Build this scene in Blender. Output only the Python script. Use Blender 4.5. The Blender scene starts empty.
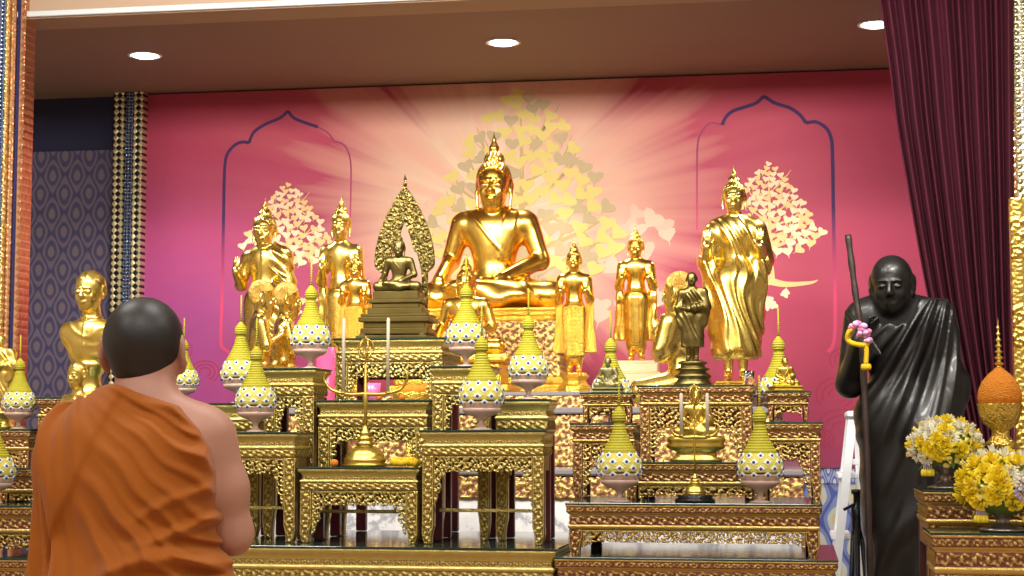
import bpy, math, random
import numpy as np
from mathutils import Vector, Matrix, Euler
random.seed(4); rng = np.random.default_rng(7)
SC = bpy.context.scene; COL = SC.collection
PI = math.pi
# ------------------------------------------------------------------ camera
F, CZ = 1700.0, 1.40
YAW, PITCH = math.radians(9.5), math.radians(4.94)
RC = Matrix.Rotation(YAW, 3, 'Z') @ Matrix.Rotation(PI/2 + PITCH, 3, 'X')
cd = bpy.data.cameras.new('camera'); cam = bpy.data.objects.new('camera', cd); COL.objects.link(cam)
cam.location = (0, 0, CZ); cam.rotation_euler = RC.to_euler()
cd.sensor_width = 36; cd.lens = 36*F/1024; cd.clip_end = 100
SC.camera = cam
def at(px, py, Y):
    d = RC @ Vector(((px-512)/F, -(py-288)/F, -1)); d *= Y/d.y
    return Vector((d.x, Y, d.z + CZ))
def sx(px, py, Y): return (at(px+1, py, Y) - at(px, py, Y)).x
def sz(px, py, Y): return at(px, py, Y).z - at(px, py+1, Y).z
# ------------------------------------------------------------------ objects
def tag(o, label, cat, group=None):
    o['label'] = label; o['category'] = cat
    if group: o['group'] = group
    return o
def struct(o):
    o['kind'] = 'structure'; return o
def thing(name, label, cat, loc=(0, 0, 0), rz=0, group=None, sc=1):
    o = bpy.data.objects.new(name, None); COL.objects.link(o)
    o.location = loc; o.rotation_euler = (0, 0, rz); o.scale = (sc,)*3 if not hasattr(sc, '__len__') else sc
    o.empty_display_size = .05
    return tag(o, label, cat, group)
def link(name, me, mats, parent=None, label=None):
    if not isinstance(mats, (list, tuple)): mats = [mats]
    if len(me.materials) == 0:
        for m in mats: me.materials.append(m)
    o = bpy.data.objects.new(name, me); COL.objects.link(o)
    if parent: o.parent = parent
    if label: o['label'] = label
    return o
def npmesh(name, V, Q, smooth=True, attr=None, mi=None):
    V = np.asarray(V, np.float32).reshape(-1, 3); Q = np.asarray(Q, np.int32); k = Q.shape[1]
    me = bpy.data.meshes.new(name)
    me.vertices.add(len(V)); me.vertices.foreach_set('co', V.ravel())
    me.loops.add(Q.size); me.loops.foreach_set('vertex_index', Q.ravel())
    me.polygons.add(len(Q)); me.polygons.foreach_set('loop_start', np.arange(0, Q.size, k, dtype=np.int32))
    try: me.polygons.foreach_set('loop_total', np.full(len(Q), k, np.int32))
    except Exception: pass
    me.polygons.foreach_set('use_smooth', np.full(len(Q), smooth))
    if mi is not None: me.polygons.foreach_set('material_index', np.asarray(mi, np.int32))
    if attr is not None:
        a = me.attributes.new('relief', 'FLOAT', 'POINT'); a.data.foreach_set('value', np.asarray(attr, np.float32))
    me.update(calc_edges=True); me.validate()
    return me
class M:
    def __init__(s): s.v = []; s.f = []; s.m = []; s.sm = []
    def add(s, v, f, mat=0, smooth=True):
        b = len(s.v); s.v += [tuple(p) for p in v]
        for q in f: s.f.append(tuple(b+i for i in q)); s.m.append(mat); s.sm.append(smooth)
        return s
    def box(s, x0, x1, y0, y1, z0, z1, mat=0, bv=0, mtx=None):
        if bv <= 0:
            v = [(x, y, z) for z in (z0, z1) for y in (y0, y1) for x in (x0, x1)]
            f = [(0, 2, 3, 1), (4, 5, 7, 6), (0, 1, 5, 4), (2, 6, 7, 3), (0, 4, 6, 2), (1, 3, 7, 5)]
        else:
            b = min(bv, (x1-x0)/2.01, (y1-y0)/2.01, (z1-z0)/2.01); v = []; f = []
            def ring(e, z): return [(x0+e+b, y0+e, z), (x1-e-b, y0+e, z), (x1-e, y0+e+b, z), (x1-e, y1-e-b, z), (x1-e-b, y1-e, z), (x0+e+b, y1-e, z), (x0+e, y1-e-b, z), (x0+e, y0+e+b, z)]
            for e, z in ((b*.8, z0), (0, z0+b), (0, z1-b), (b*.8, z1)): v += ring(e, z)
            for k in range(3):
                for i in range(8): j = (i+1) % 8; f.append((k*8+i, k*8+j, k*8+8+j, k*8+8+i))
            f.append(tuple(range(7, -1, -1))); f.append(tuple(range(24, 32)))
        if mtx: v = [mtx @ Vector(p) for p in v]
        return s.add(v, f, mat, False)
    def lathe(s, prof, seg=24, c=(0, 0, 0), mat=0, smooth=True, sq=(1, 1), mtx=None, rot=0):
        v = []; f = []; n = len(prof)
        for r, z in prof:
            for i in range(seg):
                a = 2*PI*i/seg + rot; v.append((c[0]+r*sq[0]*math.cos(a), c[1]+r*sq[1]*math.sin(a), c[2]+z))
        for k in range(n-1):
            for i in range(seg):
                j = (i+1) % seg; f.append((k*seg+i, k*seg+j, k*seg+seg+j, k*seg+seg+i))
        if prof[0][0] > 1e-5: f.append(tuple(range(seg-1, -1, -1)))
        if prof[-1][0] > 1e-5: f.append(tuple((n-1)*seg+i for i in range(seg)))
        if mtx: v = [mtx @ Vector(p) for p in v]
        return s.add(v, f, mat, smooth)
    def tube(s, pts, r, seg=8, mat=0, closed=False):
        pts = [Vector(p) for p in pts]; n = len(pts); v = []; f = []
        rr = r if hasattr(r, '__len__') else [r]*n
        up = None
        for i, p in enumerate(pts):
            t = (pts[(i+1) % n] - pts[i-1]) if closed else (pts[min(i+1, n-1)] - pts[max(i-1, 0)])
            t.normalize()
            if up is None: up = t.orthogonal().normalized()
            up = (up - t*up.dot(t)); up = up.normalized() if up.length > 1e-6 else t.orthogonal().normalized()
            w = t.cross(up)
            for k in range(seg):
                a = 2*PI*k/seg; v.append(p + (up*math.cos(a)+w*math.sin(a))*rr[i])
        for i in range(n if closed else n-1):
            i2 = (i+1) % n
            for k in range(seg):
                j = (k+1) % seg; f.append((i*seg+k, i*seg+j, i2*seg+j, i2*seg+k))
        if not closed: f.append(tuple(range(seg-1, -1, -1))); f.append(tuple((n-1)*seg+k for k in range(seg)))
        return s.add(v, f, mat)
    def ball(s, c, r, seg=12, mat=0, mtx=None):
        r3 = r if hasattr(r, '__len__') else (r, r, r); n = max(4, seg//2)
        pr = [(max(math.sin(PI*k/n), 0), -math.cos(PI*k/n)) for k in range(n+1)]
        v = []; f = []
        v.append((0, 0, -1))
        for k in range(1, n):
            for i in range(seg): a = 2*PI*i/seg; v.append((pr[k][0]*math.cos(a), pr[k][0]*math.sin(a), pr[k][1]))
        v.append((0, 0, 1)); L = len(v)-1
        for i in range(seg):
            j = (i+1) % seg; f.append((0, 1+j, 1+i)); f.append((L, L-seg+i, L-seg+j))
            for k in range(n-2): f.append((1+k*seg+i, 1+k*seg+j, 1+k*seg+seg+j, 1+k*seg+seg+i))
        v = [Vector((p[0]*r3[0], p[1]*r3[1], p[2]*r3[2])) for p in v]
        if mtx: v = [mtx @ p for p in v]
        v = [p+Vector(c) for p in v]
        return s.add(v, f, mat)
    def prism(s, poly, y0, y1, mat=0, bev=0):   # poly of (x,z) counter-clockwise seen from -y
        n = len(poly); v = [(x, y0, z) for x, z in poly] + [(x, y1, z) for x, z in poly]
        f = [tuple(range(n)), tuple(range(2*n-1, n-1, -1))] + [(i, n+i, n+(i+1) % n, (i+1) % n) for i in range(n)]
        return s.add(v, f, mat, False)
    def mesh(s, name):
        me = bpy.data.meshes.new(name); me.from_pydata(s.v, [], s.f)
        me.polygons.foreach_set('material_index', s.m); me.polygons.foreach_set('use_smooth', s.sm); me.update()
        return me
    def obj(s, name, mats, parent=None, label=None): return link(name, s.mesh(name), mats, parent, label)
def dup(root, loc, rz=None, label=None, sc=None, parent=None):
    r = root.copy(); COL.objects.link(r)
    if parent is None: r.location = loc
    else: r.parent = parent
    if rz is not None: r.rotation_euler = (0, 0, rz)
    if sc is not None: r.scale = (sc,)*3 if not hasattr(sc, '__len__') else sc
    if label: r['label'] = label
    for ch in list(root.children):
        c = ch.copy(); COL.objects.link(c); c.parent = r
        for g in list(ch.children):
            d = g.copy(); COL.objects.link(d); d.parent = c
    return r
def crom(pts, n=8):
    pts = [Vector(p) for p in pts]; out = []
    for i in range(len(pts)-1):
        p0, p1, p2, p3 = pts[max(i-1, 0)], pts[i], pts[i+1], pts[min(i+2, len(pts)-1)]
        for k in range(n):
            t = k/n; out.append(.5*((2*p1)+(p2-p0)*t+(2*p0-5*p1+4*p2-p3)*t*t+(3*p1-p0-3*p2+p3)*t**3))
    out.append(pts[-1]); return out
# ------------------------------------------------------------------ materials
def lin(c):
    return tuple(((x/255)/12.92 if x/255 <= .04045 else ((x/255+.055)/1.055)**2.4) for x in c[:3]) + (1,)
class NT:
    def __init__(s, name):
        s.mat = bpy.data.materials.new(name); s.mat.use_nodes = True; s.t = s.mat.node_tree; s.t.nodes.clear()
        s.out = s.n('ShaderNodeOutputMaterial'); s.b = s.n('ShaderNodeBsdfPrincipled'); s.l(s.b.outputs[0], s.out.inputs[0])
    def n(s, typ, **kw):
        nd = s.t.nodes.new(typ)
        for k, v in kw.items(): setattr(nd, k, v)
        return nd
    def l(s, a, b): s.t.links.new(a, b)
    def set(s, **kw):
        for k, v in kw.items(): s.b.inputs[{'col': 'Base Color', 'met': 'Metallic', 'rough': 'Roughness', 'tr': 'Transmission Weight', 'ior': 'IOR', 'alpha': 'Alpha', 'ecol': 'Emission Color', 'es': 'Emission Strength', 'coat': 'Coat Weight', 'spec': 'Specular IOR Level', 'sheen': 'Sheen Weight', 'sss': 'Subsurface Weight'}[k]].default_value = v
        return s
    def inp(s, nd, k, v):
        if isinstance(v, (int, float, tuple, list)): nd.inputs[k].default_value = v
        else: s.l(v, nd.inputs[k])
    def math(s, op, a, b=0, c=0, clamp=False):
        nd = s.n('ShaderNodeMath', operation=op); nd.use_clamp = clamp
        s.inp(nd, 0, a); s.inp(nd, 1, b); s.inp(nd, 2, c); return nd.outputs[0]
    def mix(s, fac, a, b):
        nd = s.n('ShaderNodeMix', data_type='RGBA'); s.inp(nd, 0, fac); s.inp(nd, 6, a); s.inp(nd, 7, b); return nd.outputs[2]
    def ramp(s, fac, stops, interp='LINEAR'):
        nd = s.n('ShaderNodeValToRGB'); nd.color_ramp.interpolation = interp; e = nd.color_ramp.elements
        while len(e) < len(stops): e.new(.5)
        for i, (p, c) in enumerate(stops): e[i].position = p; e[i].color = c
        s.l(fac, nd.inputs[0]); return nd.outputs[0]
    def coord(s, which='Object'): return s.n('ShaderNodeTexCoord').outputs[which]
    def xyz(s, v):
        nd = s.n('ShaderNodeSeparateXYZ'); s.l(v, nd.inputs[0]); return nd.outputs
    def noise(s, scale, detail=3, vec=None, rough=.5):
        nd = s.n('ShaderNodeTexNoise'); nd.inputs['Scale'].default_value = scale; nd.inputs['Detail'].default_value = detail; nd.inputs['Roughness'].default_value = rough
        if vec is not None: s.l(vec, nd.inputs[0])
        else: s.l(s.coord(), nd.inputs[0])
        return nd.outputs[0]
    def vor(s, scale, vec=None, feature='F1', out='Distance'):
        nd = s.n('ShaderNodeTexVoronoi', feature=feature); nd.inputs['Scale'].default_value = scale
        s.l(vec if vec is not None else s.coord(), nd.inputs[0]); return nd.outputs[out]
    def bump(s, h, strength=.3, dist=.01):
        nd = s.n('ShaderNodeBump'); nd.inputs['Strength'].default_value = strength; nd.inputs['Distance'].default_value = dist
        s.l(h, nd.inputs['Height']); s.l(nd.outputs[0], s.b.inputs['Normal']); return s
    def attr(s, name): nd = s.n('ShaderNodeAttribute'); nd.attribute_name = name; return nd.outputs['Fac']
def plain(name, c, rough=.6, met=0, bump=None, **kw):
    m = NT(name); m.set(col=lin(c), rough=rough, met=met, **kw)
    if bump: m.bump(m.noise(bump[0], 4), bump[1], bump[2])
    return m.mat
def gold(name, c1, c2, rough=.28, bscale=25, bs=.08, fine=None):
    m = NT(name); m.set(met=1)
    nz = m.noise(6, 4); m.l(m.mix(nz, lin(c1), lin(c2)), m.b.inputs['Base Color'])
    r = m.math('MULTIPLY_ADD', m.noise(14, 4), .16, rough-.08); m.l(r, m.b.inputs['Roughness'])
    if fine: m.bump(m.vor(fine[0]), fine[1], fine[2])
    else: m.bump(m.noise(bscale, 3), bs, .01)
    return m.mat
MT = {}
MT['gold'] = gold('polished_gold', (248, 202, 88), (252, 212, 104), .24)
MT['goldpale'] = gold('pale_gold', (236, 208, 106), (244, 218, 124), .27)
MT['goldorn'] = gold('ornate_gold', (248, 204, 82), (252, 212, 100), .3, fine=(160, .55, .008))
MT['bronze'] = gold('aged_bronze', (108, 96, 54), (138, 122, 74), .38)
MT['bronzeorn'] = gold('carved_bronze', (112, 98, 54), (140, 124, 72), .36, fine=(75, .8, .01))
MT['greengold'] = gold('lacquered_brass', (196, 170, 78), (214, 188, 98), .32)
MT['goldbust'] = gold('gilded_bust', (226, 198, 100), (240, 212, 122), .32)
def carved(name, hi1, hi2, ground, gm):
    m = NT(name); a = m.attr('relief')
    v = m.vor(230); n = m.noise(40, 3)
    k = m.math('SUBTRACT', m.math('MULTIPLY', a, 2.2), .35, clamp=True)
    g = m.mix(n, lin(hi1), lin(hi2)); m.l(m.mix(k, lin(ground), g), m.b.inputs['Base Color'])
    m.l(m.math('MULTIPLY_ADD', k, 1-gm, gm), m.b.inputs['Metallic']); m.set(rough=.4)
    m.bump(v, .35, .004); return m.mat
MT['carve'] = carved('carved_gilding', (220, 204, 132), (200, 182, 106), (150, 126, 66), .9)
MT['carvered'] = carved('carved_gilding_on_red', (222, 196, 122), (200, 168, 92), (116, 62, 42), .25)
MT['lip'] = gold('gilded_edge', (206, 188, 116), (186, 166, 94), .42, fine=(190, .5, .005))
MT['lipred'] = gold('reddish_gilded_edge', (172, 112, 58), (196, 140, 72), .42, fine=(120, .8, .006))
MT['maroon'] = plain('maroon_paint', (78, 16, 24), .4)
MT['darkred'] = plain('dark_red_paint', (60, 18, 18), .5)
MT['glasstop'] = plain('table_glass_edge', (40, 62, 52), .08, spec=.6)
def glassmat(name, col, rough=.03, tr=1.0):
    m = NT(name); m.set(col=lin(col), rough=rough, tr=tr, ior=1.4); return m.mat
DOWN, HALL, EXPO, ALTAR_FILL = 100.0, 52.0, 0.0, 44.0
# ================================================================== setting
def boxobj(name, x0, x1, y0, y1, z0, z1, mat, parent=None):
    return M().box(x0, x1, y0, y1, z0, z1).obj(name, mat, parent)
YB = 10.2                                   # mural plane
YF = 8.0                                    # front of the alcove
ZC = at(145, 94, YB).z                      # alcove ceiling
ZH = 4.6                                    # hall ceiling
XL, XR = -6.2, 5.2
YN = -5.0
# floor: polished stone with a red carpet in front of the altar
m = NT('floor_stone'); m.set(rough=.25); m.l(m.ramp(m.noise(3, 6), [(0, lin((150, 120, 95))), (1, lin((190, 160, 130)))]), m.b.inputs['Base Color'])
struct(boxobj('floor', XL-.2, XR+.2, YN-.2, YB+.2, -.15, 0, m.mat))
m = NT('alcove_ceiling_paint'); m.set(rough=.8); m.l(m.mix(m.noise(1.2, 2), lin((138, 112, 98)), lin((146, 120, 104))), m.b.inputs['Base Color'])
alc = m.mat
struct(boxobj('ceiling', XL, XR, YF+.12, YB+.2, ZC, ZC+.12, alc))
hallc = plain('hall_ceiling_paint', (230, 226, 218), .8)
struct(boxobj('ceiling', XL-.2, XR+.2, YN-.2, YF+.1, ZH, ZH+.12, hallc))
wallp = plain('hall_wall_paint', (226, 218, 204), .8, bump=(30, .05, .01))
struct(boxobj('wall_left', XL-.2, XL, YN-.2, YB+.2, 0, ZH, wallp))
struct(boxobj('wall_right', XR, XR+.2, YN-.2, YB+.2, 0, ZH, wallp))
struct(boxobj('wall_rear', XL, XR, YN-.2, YN, 0, ZH, plain('rear_wall_paint', (222, 208, 186), .8)))
# wallpaper: ogee lattice on purple-grey
def ogee(name, px, pz, base, motif, line, dot):
    m = NT(name); x, y, z = m.xyz(m.coord())
    u = m.math('MULTIPLY', x, 2*PI/px); v = m.math('MULTIPLY', z, 2*PI/pz)
    cu = m.math('COSINE', u); cv = m.math('COSINE', v)
    s = m.math('ABSOLUTE', m.math('MULTIPLY_ADD', cv, .8, cu))            # 0 on the lattice lines
    w = m.math('ADD', s, m.math('MULTIPLY', m.math('SINE', m.math('MULTIPLY', v, 3)), .06))
    c = m.ramp(m.math('MULTIPLY', w, .55), [(0, lin(line)), (.10, lin(line)), (.16, lin(base)), (.42, lin(base)), (.5, lin(motif)), (.78, lin(motif)), (.84, lin(dot)), (1, lin(dot))])
    m.l(c, m.b.inputs['Base Color']); m.set(rough=.55); m.bump(w, .1, .004); return m.mat
paper = ogee('ogee_wallpaper', .165, .245, (98, 88, 106), (64, 58, 92), (60, 55, 90), (104, 92, 102))
navy = plain('navy_wall_paint', (24, 26, 62), .6)
xmL = at(142, 250, YB).x; zmT = ZC-.005; zmB = at(840, 468, YB).z; xmR = 1.9
zpap = at(70, 151, YB).z
struct(boxobj('wall_back', XL, XR, YB+.05, YB+.2, 0, ZC, navy))
struct(boxobj('trim_1', XL, xmL-.1, YB, YB+.05, .0, zpap, paper))              # patterned wallpaper on the back wall
tiles = ogee('blue_dado_tiles', .22, .30, (120, 136, 190), (196, 200, 190), (70, 86, 160), (206, 190, 140))
struct(boxobj('trim_2', xmL, XR, YB, YB+.05, 0, zmB-.09, tiles))               # tiled dado below the mural
band = ogee('dado_border_tiles', .07, .16, (150, 160, 196), (86, 100, 170), (70, 84, 150), (190, 196, 200))
struct(boxobj('trim_3', xmL, XR, YB-.012, YB+.05, zmB-.09, zmB-.004, band))
# beam across the alcove opening
zb = ZC-.09
bmat = plain('beam_underside_paint', (168, 142, 120), .8)
wht = plain('white_cornice_paint', (196, 200, 202), .6)
bm = M().box(XL, XR, YF-.12, YF+.12, zb, ZC+.1, 0, .006)
struct(bm.obj('trim_4', bmat))
mm = M()
for (d, z0, z1) in ((.0, .0, .028),): mm.box(XL, XR, YF-.145-d, YF-.121, zb+.004+z0, zb+.004+z1, 0, .004)
struct(mm.obj('trim_5', wht))
struct(boxobj('wall_front', XL, XR, YF-.1, YF+.1, ZC+.1, ZH, plain('beam_face_paint', (84, 58, 46), .8)))
# ---------------------------------------------------------------- mural
mc = at(500, 205, YB)
def P2(px, py):                          # mural-plane point -> local (x, z)
    p = at(px, py, YB-.02); return (p.x-mc.x, p.z-mc.z)
mural = thing('mural_panel', 'tall pink printed mural panel with gold trees and sun rays filling the back wall', 'mural', (mc.x, YB, mc.z))
m = NT('mural_print'); x, y, z = m.xyz(m.coord())
sxm = sx(500, 205, YB)
X = m.math('DIVIDE', x, sxm*100); Z = m.math('DIVIDE', z, sxm*100)              # in units of 100 px
r2 = m.math('SQRT', m.math('ADD', m.math('POWER', m.math('ABSOLUTE', X), 2), m.math('POWER', m.math('ABSOLUTE', m.math('MULTIPLY', Z, 1.15)), 2)))
ang = m.math('ARCTAN2', m.math('ADD', Z, .1), X)
cv = m.n('ShaderNodeCombineXYZ'); m.l(m.math('COSINE', ang), cv.inputs[0]); m.l(m.math('SINE', ang), cv.inputs[1])
ray = m.noise(5.5, 3, cv.outputs[0], .6)
rayk = m.math('SUBTRACT', m.math('MULTIPLY', ray, 3.0), 1.0, clamp=True)
base = m.ramp(m.math('MULTIPLY_ADD', Z, .2, .55), [(0, lin((144, 62, 94))), (.2, lin((168, 62, 90))), (.55, lin((178, 72, 100))), (.85, lin((174, 62, 84))), (1, lin((168, 54, 72)))])
lft = m.math('MULTIPLY', m.math('SUBTRACT', m.math('MULTIPLY', X, -.5), .55, clamp=True), m.math('SUBTRACT', .35, m.math('MULTIPLY', Z, .6), clamp=True), clamp=True)
base = m.mix(m.math('MULTIPLY', lft, .85, clamp=True), base, lin((150, 70, 140)))
base = m.mix(m.math('MULTIPLY', m.math('SUBTRACT', m.noise(1.3, 4), .35, clamp=True), .7), base, lin((176, 60, 100)))
reach = m.math('MULTIPLY_ADD', rayk, .8, 1.72)
g = m.math('SUBTRACT', 1, m.math('DIVIDE', r2, reach), clamp=True)
g = m.math('POWER', g, .7)
glow = m.mix(m.math('SUBTRACT', 1, m.math('MULTIPLY', r2, .55), clamp=True), lin((206, 150, 138)), lin((236, 222, 188)))
c = m.mix(m.math('MULTIPLY', g, 1.75, clamp=True), base, glow)
far = m.math('MULTIPLY', m.math('SUBTRACT', 1, m.math('DIVIDE', r2, 3.6), clamp=True), m.math('MULTIPLY', rayk, .55))
c = m.mix(far, c, lin((222, 138, 128)))
bok = m.math('LESS_THAN', m.vor(1.15), .035)
c = m.mix(m.math('MULTIPLY', bok, .35), c, lin((240, 160, 160)))
m.l(c, m.b.inputs['Base Color']); m.set(rough=.6, spec=.2)
a = P2(142, 94)
M().box(xmL-mc.x, xmR-mc.x, -.02, .0, zmB-mc.z, zmT-mc.z-.005).obj('printed_panel', m.mat, mural)
def ribbon(pts, w, y, mm, mat=0, widths=None):       # flat printed line on the panel
    pts = [Vector((p[0], p[1])) for p in pts]; v = []; f = []
    for i, p in enumerate(pts):
        t = pts[min(i+1, len(pts)-1)]-pts[max(i-1, 0)]; nn = Vector((-t.y, t.x)).normalized()
        ww = widths[i] if widths else w
        for s in (-.5, .5): q = p+nn*ww*s; v.append((q.x, y, q.y))
    for i in range(len(pts)-1): f.append((2*i, 2*i+2, 2*i+3, 2*i+1))
    mm.add(v, f, mat, False)
def leafshape(cx, cz, size, ang):
    o = []
    for t in np.linspace(0, 2*PI, 15)[:-1]:
        # heart with a drip tip at -z
        xx = .5*math.sin(t)**3*1.15; zz = .42*math.cos(t)-.16*math.cos(2*t)-.05*math.cos(3*t)
        if abs(t-PI) < .01: zz -= .3
        o.append((xx*size, zz*size))
    ca, sa = math.cos(ang), math.sin(ang)
    return [(cx+a*ca-b*sa, cz+a*sa+b*ca) for a, b in o]
def printed_tree(name, cx, top, base, halfw, leaf, n, mats, seed, crown_bottom, roots=True, tap=.5, rnd=.8):
    """bodhi tree: curved limbs and heart leaves, all flat print; pixel sizes are turned into metres on the panel"""
    R = random.Random(seed); mm = M(); s = sxm
    ox, oz = P2(cx, base); H = (base-top)*s; cb = (base-crown_bottom)*s; hw = halfw*s
    def prof(t): return hw*min(1, 1.22*max(0, 1-t)**rnd)*min(1, .55+2.2*t)   # crown half width at height fraction t
    y = -.0215
    # trunk
    tp = [(ox, oz), (ox+.0*hw, oz+cb*.5), (ox-.02*hw, oz+cb), (ox+.01*hw, oz+H*.55), (ox, oz+H*.9)]
    tr = crom([(a, b, 0) for a, b in tp], 6)
    w0 = hw*.2
    ribbon([(p.x, p.y) for p in tr], 0, y, mm, 0, [w0*(1-.93*i/(len(tr)-1))*(1.6 if i == 0 else 1) for i in range(len(tr))])
    limbs = []
    for k in range(12):
        sgn = 1 if k % 2 else -1; z0 = cb*.9+(H-cb)*(.02+.72*k/12); t1 = min(.93, (z0-cb)/(H-cb)+.16+.1*R.random())
        ex = sgn*prof(t1)*.92; ez = cb+(H-cb)*t1
        c1 = [(ox, oz+z0), (ox+ex*.35, oz+z0+(ez-z0)*.25), (ox+ex*.7, oz+z0+(ez-z0)*.6), (ox+ex, oz+ez)]
        p = crom([(a, b, 0) for a, b in c1], 5); L = len(p)
        ribbon([(q.x, q.y) for q in p], 0, y-.0004, mm, 0, [w0*(.42*(1-k/16))*(1-.85*i/(L-1)) for i in range(L)])
        for j in (6, 10):
            b0 = p[j]; dx = sgn*hw*(.1+.16*R.random()); dz = (H-cb)*(.14 if R.random() < .6 else -.1)
            q = crom([(b0.x, b0.y, 0), (b0.x+dx*.5, b0.y+dz*.35, 0), (b0.x+dx, b0.y+dz, 0)], 4)
            ribbon([(u.x, u.y) for u in q], 0, y-.0008, mm, 0, [w0*.16*(1-.8*i/(len(q)-1)) for i in range(len(q))])
    # leaves (dart throwing in the crown)
    pts = []; tries = 0
    while len(pts) < n and tries < n*60:
        tries += 1; t = R.random(); w = prof(t); xx = R.uniform(-w, w); zz = cb+(H-cb)*t; sc = leaf*s*(1.08-tap*t)
        if all((xx-a)**2+(zz-b)**2 > (.5*(sc+c))**2*.6 for a, b, c in pts): pts.append((xx, zz, sc))
    for xx, zz, sc in pts:
        an = -math.atan2(xx, hw)*.9+R.uniform(-.5, .5)
        q = leafshape(ox+xx, oz+zz, sc*.98, an)
        mm.add([(a, y-.0012-.000003*len(mm.f), b) for a, b in q], [tuple(range(len(q)))], 1 if (R.random() < .6) else 2, False)
    if roots:
        for sg, ln in ((-1, .55), (1, .75)):
            p = crom([(ox, oz+.1*cb, 0), (ox+sg*hw*.3, oz-.02*cb, 0), (ox+sg*hw*ln, oz+.02*cb, 0), (ox+sg*hw*(ln+.15), oz+.1*cb, 0)], 5); L = len(p)
            ribbon([(q.x, q.y) for q in p], 0, y-.0006-.0004*sg, mm, 0, [w0*.75*(1-.9*i/(L-1)) for i in range(L)])
        for k in range(14):
            t = R.random(); zz = -H*.04-t*H*.16; xx = R.uniform(-1, 1)*hw*.42*(1-t*.85)
            q = leafshape(ox+xx, oz+zz, leaf*s*.75, R.uniform(-1, 1)+PI)
            mm.add([(a, y-.0012-.000003*len(mm.f), b) for a, b in q], [tuple(range(len(q)))], 1, False)
    return mm.obj(name, mats, mural)
def ink(n, c): return plain(n, c, .55, 0, spec=.25)
t1, t2, t3 = ink('printed_gold_ink', (236, 196, 134)), ink('printed_cream_ink', (244, 216, 178)), ink('printed_pale_gold_ink', (240, 200, 140))
printed_tree('printed_tree', 287, 182, 300, 49, 9.5, 250, [t1, t2, t3], 3, 262)
printed_tree('printed_tree', 770, 167, 284, 50, 9.5, 260, [t1, t2, t3], 5, 254)
c1, c2, c3 = ink('printed_bronze_ink', (190, 164, 106)), ink('printed_yellow_ink', (216, 196, 116)), ink('printed_tan_ink', (186, 166, 128))
printed_tree('printed_tree', 521, 96, 345, 97, 16, 300, [c1, c2, c3], 9, 288, roots=False, tap=.25, rnd=.58)
p1, p2 = ink('printed_pale_pink_ink', (232, 178, 158)), ink('printed_peach_ink', (236, 186, 164))
mm = M(); R = random.Random(2)
for k in range(46):                          # large faint leaves low on the panel
    px_, py_ = R.uniform(545, 668), R.uniform(205, 330)
    if R.random() < .12: px_, py_ = R.uniform(425, 450), R.uniform(200, 280)
    q = leafshape(*P2(px_, py_), R.uniform(13, 22)*sxm, R.uniform(-1.2, 1.2))
    mm.add([(a, -.0202-.00001*k, b) for a, b in q], [tuple(range(len(q)))], k % 2, False)
mm.obj('printed_leaves', [p1, p2], mural)
def arch_mat(name, c_top, c_low, ztop, zlow):
    m = NT(name); x, y, z = m.xyz(m.coord()); k = m.math('DIVIDE', m.math('SUBTRACT', z, zlow), ztop-zlow, clamp=True)
    m.l(m.mix(k, lin(c_low), lin(c_top)), m.b.inputs['Base Color']); m.set(rough=.6, spec=.2); return m.mat
am = arch_mat('printed_arch_line', (70, 44, 92), (204, 72, 110), P2(500, 215)[1], P2(500, 300)[1])
am2 = arch_mat('printed_arch_faint_line', (150, 64, 100), (206, 80, 120), P2(500, 160)[1], P2(500, 220)[1])
def arch(pts, w, mat):
    mm = M(); p = crom([P2(*q)+(0,) for q in pts], 7); ribbon([(a.x, a.y) for a in p], w*sxm, -.0208, mm); return mm.obj('printed_arch', mat, mural)
def arch2(segs, w, mat):
    mm = M()
    for pts in segs:
        p = crom([P2(*q)+(0,) for q in pts], 7); ribbon([(a.x, a.y) for a in p], w*sxm, -.0208, mm)
    return mm.obj('printed_arch', mat, mural)
arch2([[(234, 356), (226, 350), (221, 342), (222, 300), (223.5, 220), (224.5, 172), (227, 155), (235, 145), (243, 142), (249, 143)], [(249, 143), (254, 132), (266, 124), (280, 118), (288, 111)], [(288, 111), (294, 118), (306, 123), (318, 127)]], 3.2, am)
arch2([[(318, 127), (328, 133), (334, 141)], [(334, 141), (344, 145), (350, 158), (351, 180), (350, 230)]], 1.6, am2)
arch2([[(764, 96), (756, 103), (745, 107), (733, 111), (726, 117), (722, 125)], [(764, 96), (775, 103), (790, 108), (800, 115), (806, 123)], [(806, 123), (816, 122), (826, 128), (831, 138), (832.5, 155), (833.5, 220), (835, 330), (828, 352)]], 3.4, am)
arch2([[(722, 125), (711, 123), (703, 130), (698, 142), (697, 170), (697, 230)]], 1.8, am2)
sw = ink('printed_swirl_ink', (160, 48, 78)); mm = M()
swr = ((846, 360, 16), (838, 395, 22), (866, 385, 20), (842, 430, 26), (872, 430, 24), (820, 440, 14), (205, 372, 14), (180, 350, 12))
for cx, cy, r_ in swr:
    if cx == 205: mm.obj('printed_swirl', sw, mural); mm = M()
    for k in range(3):
        rr = r_*(1-.3*k); a0 = -.6+.2*k
        p = [P2(cx+rr*math.cos(t), cy+rr*.8*math.sin(t)) for t in np.linspace(a0+PI, a0+PI*2.5, 22)]
        ribbon(p, 1.3*sxm, -.0206-.00006*len(mm.f)/21, mm)
mm.obj('printed_swirl', sw, mural)
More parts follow.
